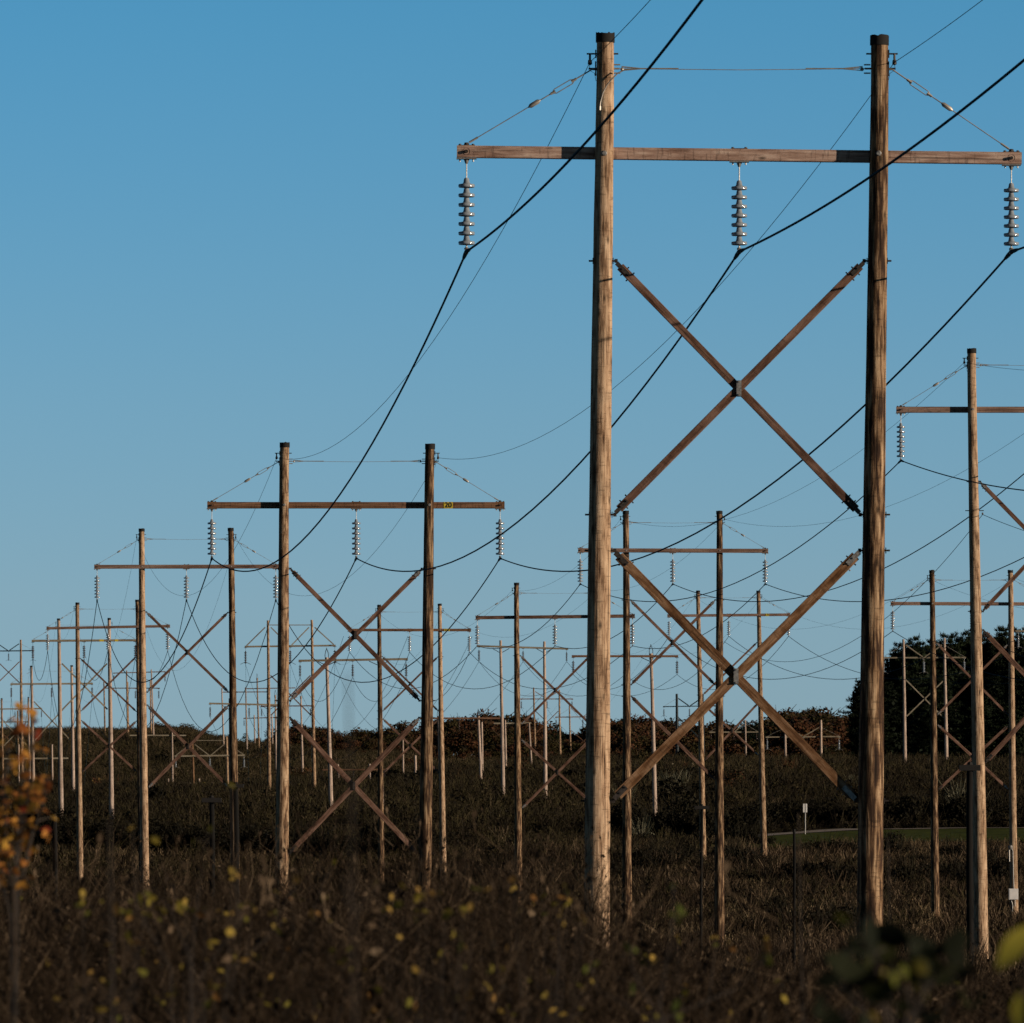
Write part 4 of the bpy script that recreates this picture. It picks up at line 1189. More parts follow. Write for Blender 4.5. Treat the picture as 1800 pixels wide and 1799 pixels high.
# taller growth on the left; toward the right it drops away and the open flat shows over it
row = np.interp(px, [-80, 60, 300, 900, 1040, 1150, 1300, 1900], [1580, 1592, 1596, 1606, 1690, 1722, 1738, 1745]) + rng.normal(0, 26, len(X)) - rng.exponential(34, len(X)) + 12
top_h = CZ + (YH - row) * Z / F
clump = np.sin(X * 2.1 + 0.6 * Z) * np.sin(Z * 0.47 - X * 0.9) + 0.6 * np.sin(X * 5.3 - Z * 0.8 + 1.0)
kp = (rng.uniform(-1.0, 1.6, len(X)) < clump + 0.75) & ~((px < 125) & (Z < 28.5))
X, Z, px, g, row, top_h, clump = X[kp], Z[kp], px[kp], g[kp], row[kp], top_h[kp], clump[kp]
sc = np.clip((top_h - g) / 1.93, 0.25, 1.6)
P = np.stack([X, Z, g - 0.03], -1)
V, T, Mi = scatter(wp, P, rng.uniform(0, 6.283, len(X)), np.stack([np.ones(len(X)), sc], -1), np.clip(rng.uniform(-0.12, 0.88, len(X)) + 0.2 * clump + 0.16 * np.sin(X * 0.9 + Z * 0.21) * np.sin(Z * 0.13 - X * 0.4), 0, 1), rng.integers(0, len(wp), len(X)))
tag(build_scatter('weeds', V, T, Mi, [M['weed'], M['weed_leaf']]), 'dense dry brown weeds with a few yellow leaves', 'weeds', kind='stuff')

# ---- scattered taller stalks that reach up in front of the far poles
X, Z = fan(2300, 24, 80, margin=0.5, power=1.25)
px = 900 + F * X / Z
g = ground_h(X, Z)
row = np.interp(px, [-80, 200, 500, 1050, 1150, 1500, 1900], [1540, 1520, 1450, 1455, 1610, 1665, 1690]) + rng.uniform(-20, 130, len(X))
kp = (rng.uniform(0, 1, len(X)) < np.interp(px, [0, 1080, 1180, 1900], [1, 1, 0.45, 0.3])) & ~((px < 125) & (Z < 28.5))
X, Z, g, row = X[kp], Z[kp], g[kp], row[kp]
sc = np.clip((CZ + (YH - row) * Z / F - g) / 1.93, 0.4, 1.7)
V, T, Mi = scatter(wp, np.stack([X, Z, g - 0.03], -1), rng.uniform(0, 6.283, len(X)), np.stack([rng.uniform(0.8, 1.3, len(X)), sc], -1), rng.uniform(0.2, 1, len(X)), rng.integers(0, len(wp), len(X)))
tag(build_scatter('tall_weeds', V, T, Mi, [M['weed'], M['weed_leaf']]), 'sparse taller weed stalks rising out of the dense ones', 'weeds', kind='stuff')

# ---- tan grass of the middle ground
gp = [grass_proto(300 + i, h=0.75, n=12, spread=0.35, w=0.011) for i in range(8)]
X, Z = fan(26000, 110, 690, margin=3.0, power=1.35)
ok = ~on_verge(X, Z)
X, Z = X[ok], Z[ok]
g = ground_h(X, Z)
f = np.clip(Z / 300.0, 0.8, 2.0)
patch = 0.5 + 0.5 * np.sin(X * 0.13 + 1.7) * np.sin(Z * 0.045 + X * 0.05)
V, T, Mi = scatter(gp, np.stack([X, Z, g - 0.02], -1), rng.uniform(0, 6.283, len(X)), np.stack([f, rng.uniform(0.5, 1.2, len(X))], -1),
                   np.clip(rng.uniform(0, 0.5, len(X)) + 0.22 * patch + 0.55 * smooth(3, 7, X) * smooth(385, 420, Z) * (1 - smooth(490, 520, Z)), 0, 1), rng.integers(0, len(gp), len(X)))
tag(build_scatter('grass', V, T, Mi, [M['grass']]), 'dry tan grass on the flat middle ground', 'grass', kind='stuff')

# ---- taller dry stalks standing in the flat beyond the near weeds
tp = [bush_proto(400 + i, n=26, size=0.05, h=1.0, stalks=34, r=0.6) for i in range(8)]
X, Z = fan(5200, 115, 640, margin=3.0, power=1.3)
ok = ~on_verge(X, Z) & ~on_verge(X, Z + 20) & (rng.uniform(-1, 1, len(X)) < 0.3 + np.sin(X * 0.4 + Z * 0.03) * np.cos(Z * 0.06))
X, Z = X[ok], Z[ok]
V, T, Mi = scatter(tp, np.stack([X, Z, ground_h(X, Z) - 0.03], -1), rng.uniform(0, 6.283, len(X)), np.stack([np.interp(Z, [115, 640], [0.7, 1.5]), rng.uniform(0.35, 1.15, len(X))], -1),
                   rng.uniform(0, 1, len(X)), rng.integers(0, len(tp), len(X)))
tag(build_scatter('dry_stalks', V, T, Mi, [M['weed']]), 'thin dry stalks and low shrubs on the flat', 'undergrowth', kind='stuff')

# ---- scrub on the slopes
bp_ = [bush_proto(500 + i, n=30, size=0.13, h=1.0, stalks=26, r=0.85) for i in range(12)]
X, Z = fan(34000, 420, 2350, margin=12.0, power=1.35)
ok = ~on_verge(X, Z) & ~on_verge(X, Z + 9) & ~on_verge(X, Z + 18)
X, Z = X[ok], Z[ok]
g = ground_h(X, Z)
h_ = rng.uniform(0.5, 1.5, len(X)) * np.interp(Z, [420, 700, 1200, 1900, 2350], [0.6, 0.9, 1.3, 1.2, 1.0])
h_ *= np.where((X > 15) & (Z > 600) & (Z < 745), 0.5, 1.0)
V, T, Mi = scatter(bp_, np.stack([X, Z, g - 0.08], -1), rng.uniform(0, 6.283, len(X)), np.stack([np.interp(Z, [420, 900, 2300], [1.3, 1.7, 2.6]) * rng.uniform(0.7, 1.3, len(X)), h_], -1),
                   np.clip(0.30 + 0.3 * np.sin(X * 0.045 + Z * 0.013) * np.sin(Z * 0.02 - X * 0.02) + 0.45 * smooth(1300, 1600, Z) + rng.normal(0, 0.28, len(X)), 0, 1), rng.integers(0, len(bp_), len(X)))
tag(build_scatter('scrub', V, T, Mi, [M['scrub']]), 'brown and olive scrub covering the slopes', 'scrub', kind='stuff')

# ---- single bushes
def bush_obj(seed, material, n, size, h, stalks, r, name='bush'):
    q, t_, m_ = bush_proto(seed, n, size, h, stalks, r)
    o = build_scatter(name, q, t_, m_, [M[material]])
    return o
def copies(src, items, label, cat, group):
    for k, (x, z, sc_) in enumerate(items):
        o = src[k % len(src)]
        if o.get('used'):
            o = o.copy(); COL.objects.link(o)
        else: o['used'] = 1
        o.location = (x, z, gz(x, z) - 0.15)
        o.scale = sc_
        o.rotation_euler = (0, 0, random.uniform(0, 6.28))
        tag(o, label, cat, group)
        items[k] = o
    for o in bpy.data.objects:
        if 'used' in o: del o['used']
def at_px(px, Z): return (px - 900) * Z / F
dk = [bush_obj(700 + i, 'bush', 1500, 0.17, 2.6, 60, 1.9) for i in range(4)]
it = []
for px in np.arange(1090, 1890, 26):
    z = rng.uniform(757, 772) if px > 1330 else rng.uniform(690, 740)
    it.append((at_px(px + rng.uniform(-8, 8), z), z, (rng.uniform(0.9, 1.3), 1.0, rng.uniform(0.75, 1.25))))
copies(dk, it, 'dark bush in the hedge-like row beyond the road', 'bush', 'dark bushes beyond the road')
dk = [bush_obj(720 + i, 'bush', 1300, 0.16, 2.4, 60, 1.8) for i in range(3)]
it = []
for px in np.arange(70, 760, 24):
    z = rng.uniform(690, 704)
    it.append((at_px(px + rng.uniform(-8, 8), z), z, (rng.uniform(0.9, 1.3), 1.0, rng.uniform(0.7, 1.1))))
copies(dk, it, 'dark bush at the foot of the slope behind the tall tan pole', 'bush', 'dark bushes at the foot of the slope')
dk = [bush_obj(740 + i, 'bush', 900, 0.10, 1.5, 50, 1.2) for i in range(3)]
it = []
for px, z, k in [(1360, 470, 1.0), (1400, 455, 1.1), (1445, 460, 0.9), (1490, 450, 1.1), (1580, 640, 1.0), (1620, 610, 0.9), (1560, 655, 1.0), (1670, 630, 1.0), (1730, 600, 1.0), (1760, 560, 1.2),
                 (1275, 696, 1.0), (1298, 694, 1.1), (1322, 690, 0.9), (1345, 688, 0.7), (1100, 600, 1.3), (1130, 585, 1.2), (1160, 610, 1.3), (1190, 590, 1.2), (1215, 620, 1.2), (1290, 610, 1.3), (1310, 590, 1.2), (1085, 560, 1.1), (1350, 560, 1.1), (1420, 560, 1.2), (1480, 555, 1.1), (1600, 560, 1.2), (1660, 570, 1.1), (1700, 545, 1.1), (1470, 452, 1.0), (1375, 458, 1.0), (1425, 448, 0.9),
                 (1400, 640, 1.0), (1450, 648, 1.1), (1500, 640, 0.9), (1620, 520, 0.9), (1700, 250, 0.55), (1765, 245, 0.6), (1640, 262, 0.5), (1800, 255, 0.6)]:
    it.append((at_px(px, z), z, (k * rng.uniform(0.9, 1.3), k, k * rng.uniform(0.8, 1.2))))
copies(dk, it, 'low dark bush on the grassy flat before the mown verge', 'bush', 'low dark bushes on the grassy flat')
dk = [bush_obj(760 + i, 'palebush', 420, 0.10, 2.0, 60, 1.2) for i in range(2)]
it = [(at_px(px, z), z, (k, k, k)) for px, z, k in [(1095, 870, 0.9), (1130, 700, 0.95), (1178, 905, 1.0), (1200, 915, 0.9), (1165, 910, 0.8), (1690, 860, 1.3), (1702, 765, 1.3), (1500, 930, 0.7)]]
copies(dk, it, 'pale feathery bush standing out of the dark scrub', 'bush', 'pale feathery bushes')

dk = [bush_obj(780 + i, 'bush', 700, 0.20, 1.8, 50, 1.6) for i in range(3)]
it = []
for _ in range(70):
    z = rng.uniform(790, 1750); px = rng.uniform(-30, 1560)
    if px > 1000 and z < 850: continue
    k = rng.uniform(0.7, 1.5)
    it.append((at_px(px, z), z, (k * 1.4, k, k)))
copies(dk, it, 'dark scrubby bush dotted over the slope', 'bush', 'dark bushes dotted over the slope')
dk = [bush_obj(790 + i, 'oak', 700, 0.20, 1.8, 50, 1.6) for i in range(3)]
it = []
for _ in range(60):
    z = rng.uniform(900, 1850); px = rng.uniform(-30, 1560)
    k = rng.uniform(0.6, 1.3)
    it.append((at_px(px, z), z, (k * 1.3, k, k)))
copies(dk, it, 'rusty bush dotted over the slope', 'bush', 'rusty bushes dotted over the slope')

# ------------------------------------------------------------------ trees
def crown_quads(seed, n, size, R_, H0, H1, lobes, flat=1.0, droop=0.0):
    R = np.random.default_rng(seed)
    L_ = []
    for i in range(lobes):
        a = R.uniform(0, 6.283); rr = R_ * R.uniform(0.1, 0.72); z = R.uniform(H0, H1)
        k = 1 - abs((z - (H0 * 0.55 + H1 * 0.45)) / (H1 - H0)) * 0.9
        L_.append((np.array([math.cos(a) * rr * k, math.sin(a) * rr * k, z]), R_ * R.uniform(0.22, 0.48), R.uniform(0, 1)))
    q = []; t = []
    for i in range(n):
        c, r_, tn = L_[R.integers(lobes)]
        d = R.normal(size=3); d /= np.linalg.norm(d)
        p = c + d * r_ * R.uniform(0.55, 1.08) * np.array([1, 1, flat])
        q.append(leaf_quad(p, size * R.uniform(0.6, 1.4), R)); t.append(np.clip(tn * 0.6 + R.uniform(0, 0.4), 0, 1))
    return q, t

def trunk_quads(H, r, R, limbs=7, H0=0.3):
    """trunk and limbs as thin four-sided tapering sticks (quads)"""
    q = []
    def stick(a, b, r0, r1):
        d = (b - a) / np.linalg.norm(b - a)
        u = np.cross(d, [0, 0, 1.0]) if abs(d[2]) < 0.9 else np.cross(d, [1.0, 0, 0]); u /= np.linalg.norm(u)
        v = np.cross(d, u)
        rg = lambda c, k: [c + u * k, c + v * k, c - u * k, c - v * k]
        A, B = rg(a, r0), rg(b, r1)
        for i in range(4): q.append([A[i], A[(i + 1) % 4], B[(i + 1) % 4], B[i]])
    a = np.array([0, 0, -0.5]); prev = a
    for i in range(4):
        b = np.array([R.normal() * 0.02 * H, R.normal() * 0.02 * H, H * (i + 1) / 4.4])
        stick(prev, b, r * (1 - i * 0.22), r * (1 - (i + 1) * 0.22)); prev = b
    for i in range(limbs):
        z = H * R.uniform(H0, 0.8); az = R.uniform(0, 6.283)
        a = np.array([0, 0, z]); b = a + np.array([math.cos(az), math.sin(az), R.uniform(0.4, 1.1)]) * H * R.uniform(0.12, 0.28)
        stick(a, b, r * 0.4, r * 0.1)
    return q

def make_tree(name, seed, H, R_, n, size, lobes, material, H0=0.22, flat=0.8):
    R = np.random.default_rng(seed)
    q, t_ = crown_quads(seed, n, size, R_, H * H0 + R_ * 0.25, H - R_ * 0.5, lobes, flat)
    root = empty(name, (0, 0, 0))
    tq = trunk_quads(H, 0.022 * H, R)
    build_scatter('trunk', np.array(tq, np.float32), np.zeros(len(tq)), np.zeros(len(tq), int), [M['bark']], root)
    build_scatter('crown', np.array(q, np.float32), np.array(t_), np.zeros(len(q), int), [M[material]], root)
    return root

def pine_tree(name, seed, H, R_, n_tuft, size, irregular=0.35):
    """white pine: straight trunk, whorls of level boughs carrying upswept needle plumes"""
    R = np.random.default_rng(seed)
    q = []; t_ = []
    bq = []
    k = int(H / 0.75)
    for i in range(k):
        s = (i + 0.5) / k
        z = H * (0.10 + 0.90 * s)
        ext = R_ * (1 - s) ** 0.5 * min(1, 0.55 + s) * R.uniform(1 - irregular, 1 + irregular * 0.4) + 0.6
        nb = 5 if s < 0.85 else 4
        a0 = R.uniform(0, 6.283)
        for j in range(nb):
            az = a0 + j * 6.283 / nb + R.normal() * 0.25
            e = ext * R.uniform(0.6, 1.15)
            d = np.array([math.cos(az), math.sin(az), 0.0])
            a = np.array([0, 0, z]); b = a + d * e + np.array([0, 0, e * R.uniform(-0.10, 0.22)])
            sd = np.array([-d[1], d[0], 0]) * 0.04
            bq.append([a - sd, a + sd, b + sd * 0.3, b - sd * 0.3])
            m_ = max(3, int(n_tuft * e / R_))
            tb = R.uniform(0, 1)
            for l in range(m_):
                f = R.uniform(0.25, 1.03)
                w = 0.28 * e * (1.1 - f)
                c = a + (b - a) * f + np.array([R.normal() * w, R.normal() * w, abs(R.normal()) * 0.22])
                for rpt in range(3):      # a plume of needles: a few upswept blades
                    dv = np.array([R.normal() * 0.6 + d[0] * 0.5, R.normal() * 0.6 + d[1] * 0.5, R.uniform(0.3, 1.2)])
                    dv = dv / np.linalg.norm(dv) * size * R.uniform(0.6, 1.4)
                    q.append(strip(c, c + dv, size * 0.16, size * 0.05, R.uniform(0, 3.14))); t_.append(np.clip(tb * 0.5 + R.uniform(0, 0.5), 0, 1))
    for i in range(2600 if H > 16 else 0):      # dense inside of the crown, its shade put into darker tones
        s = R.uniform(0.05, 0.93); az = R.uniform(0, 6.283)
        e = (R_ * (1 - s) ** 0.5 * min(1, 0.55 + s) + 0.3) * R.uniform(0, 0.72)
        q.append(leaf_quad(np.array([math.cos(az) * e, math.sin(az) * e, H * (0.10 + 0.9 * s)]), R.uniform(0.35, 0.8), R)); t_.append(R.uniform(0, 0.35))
    root = empty(name, (0, 0, 0))
    tq = trunk_quads(H * 1.08, 0.016 * H, R, limbs=0) + bq
    build_scatter('trunk', np.array(tq, np.float32), np.zeros(len(tq)), np.zeros(len(tq), int), [M['bark']], root)
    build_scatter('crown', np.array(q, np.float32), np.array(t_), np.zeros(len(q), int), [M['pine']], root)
    return root

def dup_tree(src, first):
    if first: return src
    r_ = src.copy(); COL.objects.link(r_)
    for ch in list(src.children):
        c = ch.copy(); COL.objects.link(c); c.parent = r_
    return r_
def plant(src, items, label, cat, group):
    used = set()
    for k, (x, z, s_, hs) in enumerate(items):
        i = k % len(src)
        o = dup_tree(src[i], i not in used); used.add(i)
        o.location = (x, z, gz(x, z) - 0.2); o.scale = (s_, s_, hs); o.rotation_euler = (0, 0, random.uniform(0, 6.28))
        tag(o, label if isinstance(label, str) else label[k], cat, group)

# rusty woods along the skyline: rows of single trees
oaks = [make_tree('autumn_tree', 900 + i, 12, 5.2, 2600, 0.38, 18, 'oak') for i in range(7)]
it = []
# photo row of the tree tops along the skyline
SKY_X = [-60, 0, 190, 235, 262, 300, 330, 360, 392, 420, 500, 530, 565, 590, 640, 680, 740, 790, 860, 905, 960, 985, 1030, 1080, 1100, 1135, 1180, 1240, 1290, 1345, 1360, 1390, 1450, 1490, 1530, 1600, 1900]
SKY_Y = [1300, 1300, 1300, 1284, 1277, 1276, 1280, 1284, 1294, 1306, 1298, 1282, 1288, 1296, 1285, 1288, 1283, 1264, 1262, 1268, 1276, 1296, 1290, 1262, 1264, 1263, 1270, 1282, 1278, 1272, 1256, 1247, 1246, 1256, 1280, 1290, 1290]
for row, (zz, dpx, dy) in enumerate([(2160, 17, 0), (2080, 19, 9), (2010, 22, 20), (1940, 26, 34)]):
    x = -30 + row * 7
    while x < 1640:
        if row > 0 and x < 420:
            x += dpx; continue
        if row == 0 and x < 228:
            x += dpx; continue
        Zt = (zz if x > 420 else 2440) + rng.uniform(-25, 25)
        s_ = F / Zt
        X_ = at_px(x, Zt)
        ty = np.interp(x, SKY_X, SKY_Y) - np.interp(x, [420, 480, 1000, 1100, 1500], [2, 11, 13, 9, 9]) + dy + (rng.uniform(-6, 6) if rng.uniform() < 0.75 else rng.uniform(-17, -6))
        H = (CZ + (YH - ty) / s_) - gz(X_, Zt) + 0.2
        if H > 2.2:
            it.append((X_, Zt, min(H / 10.0, 1.3) * rng.uniform(0.85, 1.2), H / 12.0))
        x += dpx * rng.uniform(0.75, 1.25)
plant(oaks, it, 'rust-brown autumn tree in the woods on the skyline', 'tree', 'autumn trees on the skyline')
print('skyline trees', len(it))
# lower understory row in front of the woods
low = [make_tree('young_tree', 930 + i, 7, 3.6, 1500, 0.32, 12, 'oak', H0=0.05) for i in range(4)]
it = []
for zz, y0, x0, x1 in ((1830, 1318, 640, 1540), (1700, 1332, 760, 1560), (1560, 1338, 900, 1580)):
    x = x0
    while x < x1:
        Zt = zz + rng.uniform(-30, 30)
        if not any(abs(x - q) < 9 for q in (1190, 1236, 940, 984, 1310, 1270, 1550)):
            k = rng.uniform(0.4, 0.85) * (0.7 if x < 760 else 1.0)
            it.append((at_px(x, Zt), Zt, k * 1.2, k))
        x += rng.uniform(22, 40)
plant(low, it, 'low reddish young tree at the edge of the skyline woods', 'tree', 'young trees at the edge of the woods')
print('young trees', len(it))
# lone pines that stand out of the skyline
pn = [pine_tree('pine_tree', 960 + i, 14, 4.5, 10, 0.9) for i in range(2)]
it = []; labs = []
for (px, ty, Zt, lab) in [(978, 1268, 1990, 'lone small pine with drooping boughs in the dip of the skyline behind a pale frame'), (432, 1288, 2020, 'tiny pine on the bare crest of the hill'),
                          (572, 1284, 2100, 'small pine behind a frame with a wire bow, first of a pair'), (592, 1288, 2100, 'small pine next to an autumn tree, second of a pair'),
                          (700, 1281, 1960, 'small dark pine where two braces meet before the woods'), (1308, 1262, 1980, 'pointed pine between two brown poles on the skyline'),
                          (1332, 1266, 2000, 'blunt pine just beside the pointed one'), (1360, 1262, 2040, 'dark pine at the edge of the rusty mound'),
                          (918, 1290, 1960, 'dark pine low beside the spotted pole')]:
    H = (CZ + (YH - ty) * Zt / F) - gz(at_px(px, Zt), Zt)
    it.append((at_px(px, Zt), Zt, max(H, 6) / 16.0, max(H, 4) / 15.2)); labs.append(lab)
plant(pn, it, labs, 'tree', None)
# the tall dark pines at the right
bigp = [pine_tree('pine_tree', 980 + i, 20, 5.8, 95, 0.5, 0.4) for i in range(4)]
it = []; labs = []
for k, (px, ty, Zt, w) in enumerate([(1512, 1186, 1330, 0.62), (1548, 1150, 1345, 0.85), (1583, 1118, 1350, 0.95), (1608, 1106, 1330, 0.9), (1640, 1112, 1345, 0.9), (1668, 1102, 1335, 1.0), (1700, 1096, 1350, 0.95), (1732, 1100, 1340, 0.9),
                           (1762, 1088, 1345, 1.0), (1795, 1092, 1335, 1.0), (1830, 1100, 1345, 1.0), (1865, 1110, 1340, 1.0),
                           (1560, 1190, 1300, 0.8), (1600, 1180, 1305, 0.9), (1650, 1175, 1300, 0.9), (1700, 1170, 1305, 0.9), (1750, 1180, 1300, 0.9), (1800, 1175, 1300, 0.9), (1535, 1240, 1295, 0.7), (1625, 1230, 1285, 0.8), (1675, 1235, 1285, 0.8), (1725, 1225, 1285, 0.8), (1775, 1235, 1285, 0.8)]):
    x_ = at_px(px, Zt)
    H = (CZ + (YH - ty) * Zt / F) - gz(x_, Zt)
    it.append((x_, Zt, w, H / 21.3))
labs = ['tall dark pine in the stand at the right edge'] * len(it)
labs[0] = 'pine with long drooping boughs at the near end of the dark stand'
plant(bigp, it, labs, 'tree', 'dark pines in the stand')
for o in bpy.data.objects:
    if o.get('label') == labs[0] and 'group' in o: del o['group']

# ------------------------------------------------------------------ plants close to the lens
def leaf_mesh(mb, c, u, v, ln, wd, fold=0.15):
    """ovate leaf with a midrib fold; u = direction of the tip, v = side"""
    n = u.cross(v).normalized()
    prof = [(0.0, 0.02), (0.15, 0.30), (0.38, 0.50), (0.62, 0.44), (0.84, 0.22), (1.0, 0.0)]
    base = len(mb.v)
    for t_, w_ in prof:
        mid = c + u * (ln * (t_ - 0.5)) + n * (0.06 * ln * math.sin(t_ * 3.1))
        mb.v += [mid - v * (w_ * wd) + n * (fold * w_ * wd), mid, mid + v * (w_ * wd) + n * (fold * w_ * wd)]
    for i in range(len(prof) - 1):
        q = base + i * 3
        mb.f += [(q, q + 1, q + 4, q + 3), (q + 1, q + 2, q + 5, q + 4)]; mb.m += [mb.mi, mb.mi]

def rand_uv():
    u = Vector(rng.normal(size=3)).normalized(); v = Vector(rng.normal(size=3)); v = (v - u * v.dot(u)).normalized()
    return u, v
def leafy_plant(name, label, cat, base_px, Z, stems, leaves, leaf_len, leaf_mat, stem_r=0.004, group=None, jz=0.5):
    """stems: lists of photo (x, y) at depth Z; leaves: photo points near those stems"""
    bx_ = at_px(base_px, Z)
    root = empty(name, (bx_, Z, gz(bx_, Z)))
    tag(root, label, cat, group)
    mb = MB()
    for st in stems:
        pts = [Vector((at_px(base_px, Z), Z, root.location.z - 0.05)) - root.location]
        for (x, y) in st: pts.append(W(x, y, Z + rng.normal() * jz * 0.2) - root.location)
        mb.tube(pts, [stem_r * (1 - 0.7 * i / (len(pts) - 1)) for i in range(len(pts))], 5)
    mb.build('stems', M['bark'], root)
    mb = MB(); ends = []
    tones = []
    for (x, y) in leaves:
        c = W(x, y, Z + rng.normal() * jz) - root.location
        u, v = rand_uv(); ln = leaf_len * rng.uniform(0.55, 1.5)
        k = len(mb.f)
        leaf_mesh(mb, c, u, v, ln, ln * 0.62)
        tones += [rng.uniform(0, 1)] * (len(mb.f) - k)
        # nearest stem point -> petiole
        best = None
        for st in stems:
            for i in range(len(st) - 1):
                for f in (0, 0.25, 0.5, 0.75, 1.0):
                    p = (st[i][0] * (1 - f) + st[i + 1][0] * f, st[i][1] * (1 - f) + st[i + 1][1] * f)
                    d = (p[0] - x) ** 2 + (p[1] - y) ** 2 * 0.6 + (0 if p[1] > y else 400)
                    if best is None or d < best[0]: best = (d, p)
        ends.append((c, W(best[1][0], best[1][1], Z) - root.location))
    lo = mb.build('leaves', M[leaf_mat], root)
    at = lo.data.attributes.new('tone', 'FLOAT', 'FACE'); at.data.foreach_set('value', tones)
    mb = MB()
    for c, e in ends: mb.tube([e, (e + c) * 0.5 + Vector((0, 0, 0.004)), c], [stem_r * 0.35, stem_r * 0.25, stem_r * 0.15], 4)
    mb.build('twigs', M['bark'], root)
    return root

LV = [(33, 1258), (55, 1268), (28, 1280), (62, 1285), (40, 1296), (52, 1302), (14, 1330), (44, 1342), (60, 1330), (5, 1358), (26, 1366), (50, 1362), (12, 1385), (47, 1385), (36, 1402), (30, 1372),
      (60, 1398), (78, 1382), (86, 1398), (82, 1408), (72, 1388), (20, 1412), (38, 1422), (55, 1410), (66, 1420), (28, 1425), (44, 1436), (62, 1444), (32, 1452), (75, 1444), (55, 1433), (8, 1440), (26, 1462),
      (60, 1470), (5, 1476), (18, 1486), (80, 1475), (40, 1492), (4, 1506), (55, 1502), (10, 1520), (36, 1470), (-8, 1400), (-10, 1450), (-6, 1500), (14, 1548), (2, 1556), (40, 1530), (48, 1300), (22, 1350)]
LV += [(x + rng.normal() * 10, y + rng.normal() * 11) for x, y in LV if y > 1290] + [(x + rng.normal() * 12, y + rng.normal() * 12) for x, y in LV if y > 1380]
leafy_plant('autumn_shrub', 'orange and yellow leaved shrub rising at the left edge', 'shrub', 22, 26.5,
            [[(25, 1560), (34, 1440), (42, 1340), (34, 1262)], [(24, 1600), (10, 1480), (6, 1380), (14, 1330)], [(30, 1580), (58, 1460), (80, 1400), (84, 1385)], [(30, 1520), (50, 1380), (58, 1300), (56, 1266)], [(20, 1620), (-2, 1520), (-10, 1440)]],
            [(x, y - 16) for x, y in LV] + [(x + rng.normal() * 8 - 6, y + rng.normal() * 8 - 20) for x, y in LV[:26]] + [(rng.uniform(-15, 60), rng.uniform(1430, 1560)) for _ in range(34)], 0.032, 'orange_leaf', 0.007, jz=0.8)
GS = [(23, 1495), (28, 1500), (20, 1505), (30, 1512), (24, 1520), (12, 1524), (8, 1522), (29, 1532), (22, 1540), (36, 1548), (40, 1546), (24, 1556), (27, 1572), (34, 1578), (38, 1580), (22, 1590), (24, 1600), (20, 1612)]
leafy_plant('green_stalk', 'pale green leafy stalk below the orange shrub', 'weed', 22, 42.0, [[(22, 1640), (24, 1560), (24, 1494)]], GS, 0.026, 'lime_leaf', 0.004, jz=0.05)

def cloud(pts, n, r):
    return [(x + rng.normal() * r, y + rng.normal() * r) for (x, y) in pts for _ in range(n)]
yl = cloud([(270, 1592), (290, 1600), (262, 1605), (296, 1585), (425, 1592), (432, 1615), (420, 1598), (525, 1550), (520, 1570), (218, 1630), (250, 1672), (400, 1635), (410, 1382), (370, 1460), (232, 1455), (273, 1480), (340, 1480)], 1, 3)
leafy_plant('yellow_leaf_sapling', 'thin sapling with yellow leaves among the weeds under the frame with sign 20', 'sapling', 330, 23.0,
            [[(340, 1700), (300, 1600), (270, 1560)], [(350, 1720), (420, 1620), (410, 1500), (408, 1385)], [(360, 1740), (470, 1650), (524, 1545)], [(335, 1700), (350, 1560), (368, 1455)], [(300, 1700), (240, 1600), (232, 1450)]], yl, 0.024, 'weed_leaf', 0.003, jz=0.4)
yl = [(rng.uniform(60, 1050), rng.uniform(1570, 1795)) for _ in range(130)] + [(rng.uniform(200, 1000), 1500 + rng.uniform(0, 1) ** 0.5 * 110) for _ in range(34)] + [(rng.uniform(1100, 1700), rng.uniform(1640, 1799)) for _ in range(36)]
yl += [(x + rng.normal() * 9, y + rng.normal() * 9) for x, y in yl if rng.uniform() < 0.45]
k = 0
for x0, x1 in ((60, 260), (260, 460), (460, 660), (660, 860), (860, 1060), (1100, 1300), (1300, 1500), (1500, 1700)):
    sel = [p for p in yl if x0 <= p[0] < x1]
    if not sel: continue
    xc = (x0 + x1) / 2
    st = [[(p[0] * 0.7 + xc * 0.3, 1790), (p[0], p[1] + 4)] for p in sel[::2]]
    leafy_plant('yellow_leaved_weed', 'spindly weed dotted with small yellow leaves', 'weed', xc, 24.0 + 1.5 * (k % 3), st, sel, 0.024, 'weed_leaf', 0.002, group='spindly yellow-leaved weeds', jz=1.6)
    k += 1
lg = cloud([(1180, 1560), (1192, 1580), (1186, 1610), (1196, 1618), (1110, 1665), (1136, 1680), (1178, 1755), (1190, 1790), (1040, 1700), (1345, 1680), (1350, 1690), (1100, 1740)], 2, 7)
leafy_plant('green_leaf_sapling', 'sapling with small green leaves in front of the dark-poled frame', 'sapling', 1160, 20.0,
            [[(1160, 1760), (1180, 1640), (1186, 1550)], [(1150, 1780), (1110, 1700), (1108, 1660)], [(1165, 1790), (1192, 1760)], [(1170, 1790), (1290, 1740), (1348, 1680)], [(1140, 1790), (1050, 1740), (1040, 1696)]], lg, 0.024, 'green_mid', 0.004, jz=0.5)

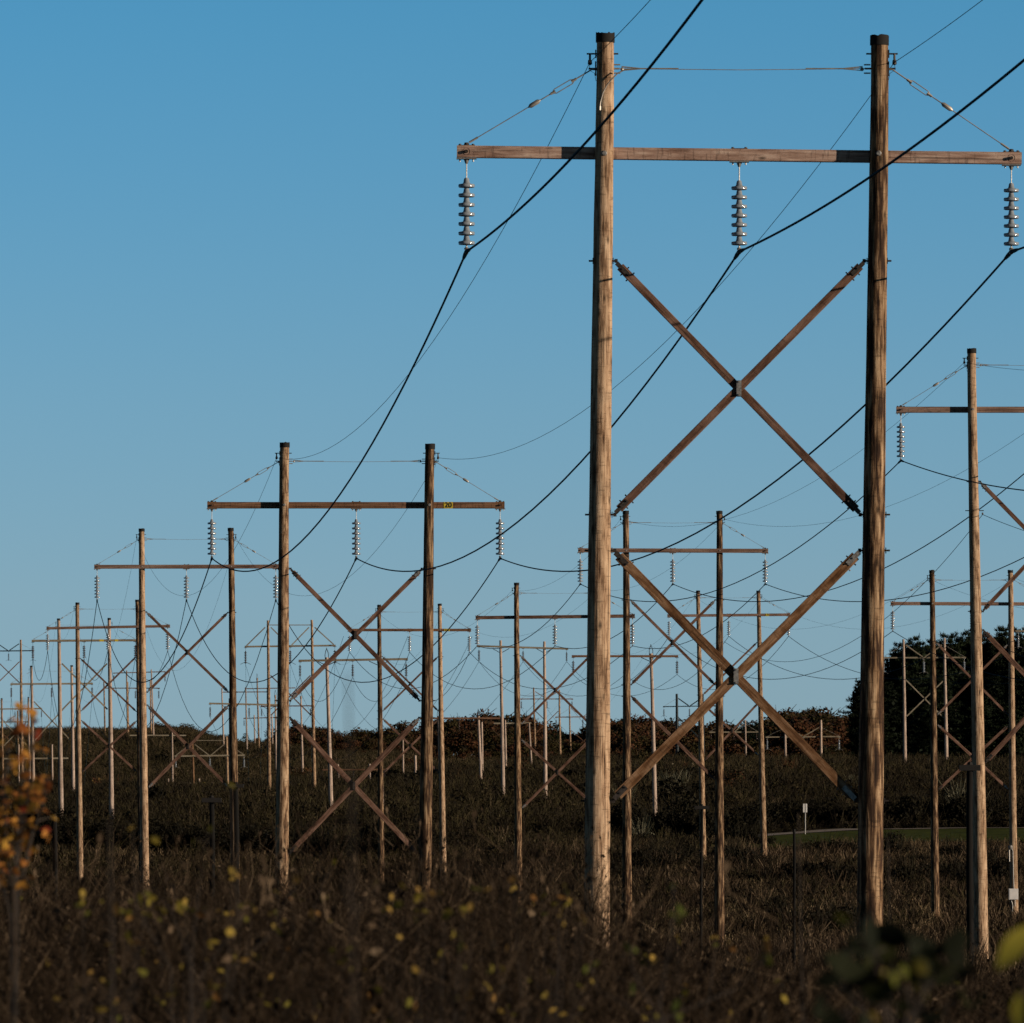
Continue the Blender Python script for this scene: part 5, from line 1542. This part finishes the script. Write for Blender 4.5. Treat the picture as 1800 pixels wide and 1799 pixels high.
# bare saplings, only soft shadows in the picture
def sapling(label, px, Z, H_px, forks, r=0.006):
    x0 = at_px(px, Z)
    root = empty('bare_sapling', (x0, Z, gz(x0, Z))); tag(root, label, 'sapling', None)
    mb = MB()
    top = W(px + rng.normal() * 3, H_px, Z) - root.location
    mb.tube([Vector((0, 0, -0.1)), top * 0.5 + Vector((0.02, 0, 0)), top], [r, r * 0.7, r * 0.25], 6)
    mb.build('trunk', M['bark'], root)
    for (a, dx, dy) in forks:
        p = top * a + Vector((0.02 * (1 - abs(2 * a - 1)), 0, 0))
        q = p + Vector((dx * Z / F, 0, dy * Z / F))
        mb = MB()
        mb.tube([p, (p + q) * 0.5 + Vector((0, 0, -0.01)), q], [r * 0.5, r * 0.35, r * 0.15], 5)
        mb.build('branch', M['bark'], root)
sapling('bare sapling tip blurred against the sky between lower braces', 615, 11.0, 1185, [(0.86, 40, 60), (0.86, -14, 70), (0.92, 20, 40), (0.75, -50, 60)], 0.005)
sapling('bare sapling with forked blurred twigs beside the plain black post', 1402, 26.0, 1430, [(0.55, 60, 110), (0.6, -50, 100), (0.7, 40, 80), (0.45, 90, 140), (0.5, -70, 60)], 0.007)
sapling('bare sapling in front of the mown verge beside the closest dark pole', 1565, 30.0, 1470, [(0.6, 40, 90), (0.6, -20, 90), (0.7, 14, 70)], 0.006)
sapling('bare leaning sapling in the weeds beside the tall tan pole of the left group', 190, 16.0, 1440, [(0.6, 40, 90), (0.7, -40, 70)], 0.008)

# dark shrub and big leaves at the lower right, a few metres from the lens
dl = cloud([(1528, 1625), (1540, 1650), (1515, 1665), (1560, 1680), (1500, 1690), (1535, 1700), (1580, 1655), (1640, 1690), (1670, 1670), (1690, 1710), (1600, 1720), (1480, 1720), (1560, 1750), (1520, 1770), (1600, 1785), (1460, 1790), (1700, 1740)], 4, 19)
leafy_plant('dark_shrub', 'out-of-focus dark green shrub at the foot of the closest dark pole', 'shrub', 1570, 14.0,
            [[(1560, 1800), (1540, 1700), (1528, 1620)], [(1580, 1820), (1640, 1720), (1680, 1670)], [(1550, 1830), (1490, 1740), (1470, 1700)], [(1570, 1830), (1600, 1760), (1600, 1710)]], dl, 0.050, 'green_leaf', 0.006, jz=0.35)
ll = [(1555, 1712), (1570, 1722), (1590, 1708), (1610, 1738), (1630, 1752), (1535, 1788), (1618, 1700), (1480, 1618)]
leafy_plant('olive_sprig', 'blurred sprig of olive leaves in front of the dark shrub', 'shrub', 1600, 12.5, [[(1610, 1830), (1600, 1760), (1560, 1712)], [(1600, 1800), (1625, 1750)]], ll, 0.032, 'lime_leaf', 0.004, jz=0.1)
Z = 11.5
bx_ = at_px(1815, Z)
root = empty('leaf_sprig', (bx_, Z, gz(bx_, Z))); tag(root, 'large blurred yellow-green leaves at the lower right corner', 'leaf sprig')
mb = MB(); mb.tube([Vector((0, 0, -0.05)), W(1812, 1799, Z) - root.location, W(1806, 1690, Z) - root.location, W(1812, 1610, Z) - root.location], [0.005, 0.004, 0.003, 0.001], 6); mb.build('stem', M['bark'], root)
for (a, b_) in (((1752, 1706), (1812, 1626)), ((1794, 1815), (1793, 1745))):
    p, q = W(*a, Z) - root.location, W(*b_, Z) - root.location
    u = (p - q).normalized(); v = u.cross(Vector((0.25, 1, 0.1))).normalized()
    mb = MB(); leaf_mesh(mb, (p + q) / 2, u, v, (p - q).length, (p - q).length * 0.42)
    lo = mb.build('leaf', M['big_leaf'], root)
    at = lo.data.attributes.new('tone', 'FLOAT', 'FACE'); at.data.foreach_set('value', [0.75] * len(lo.data.polygons))
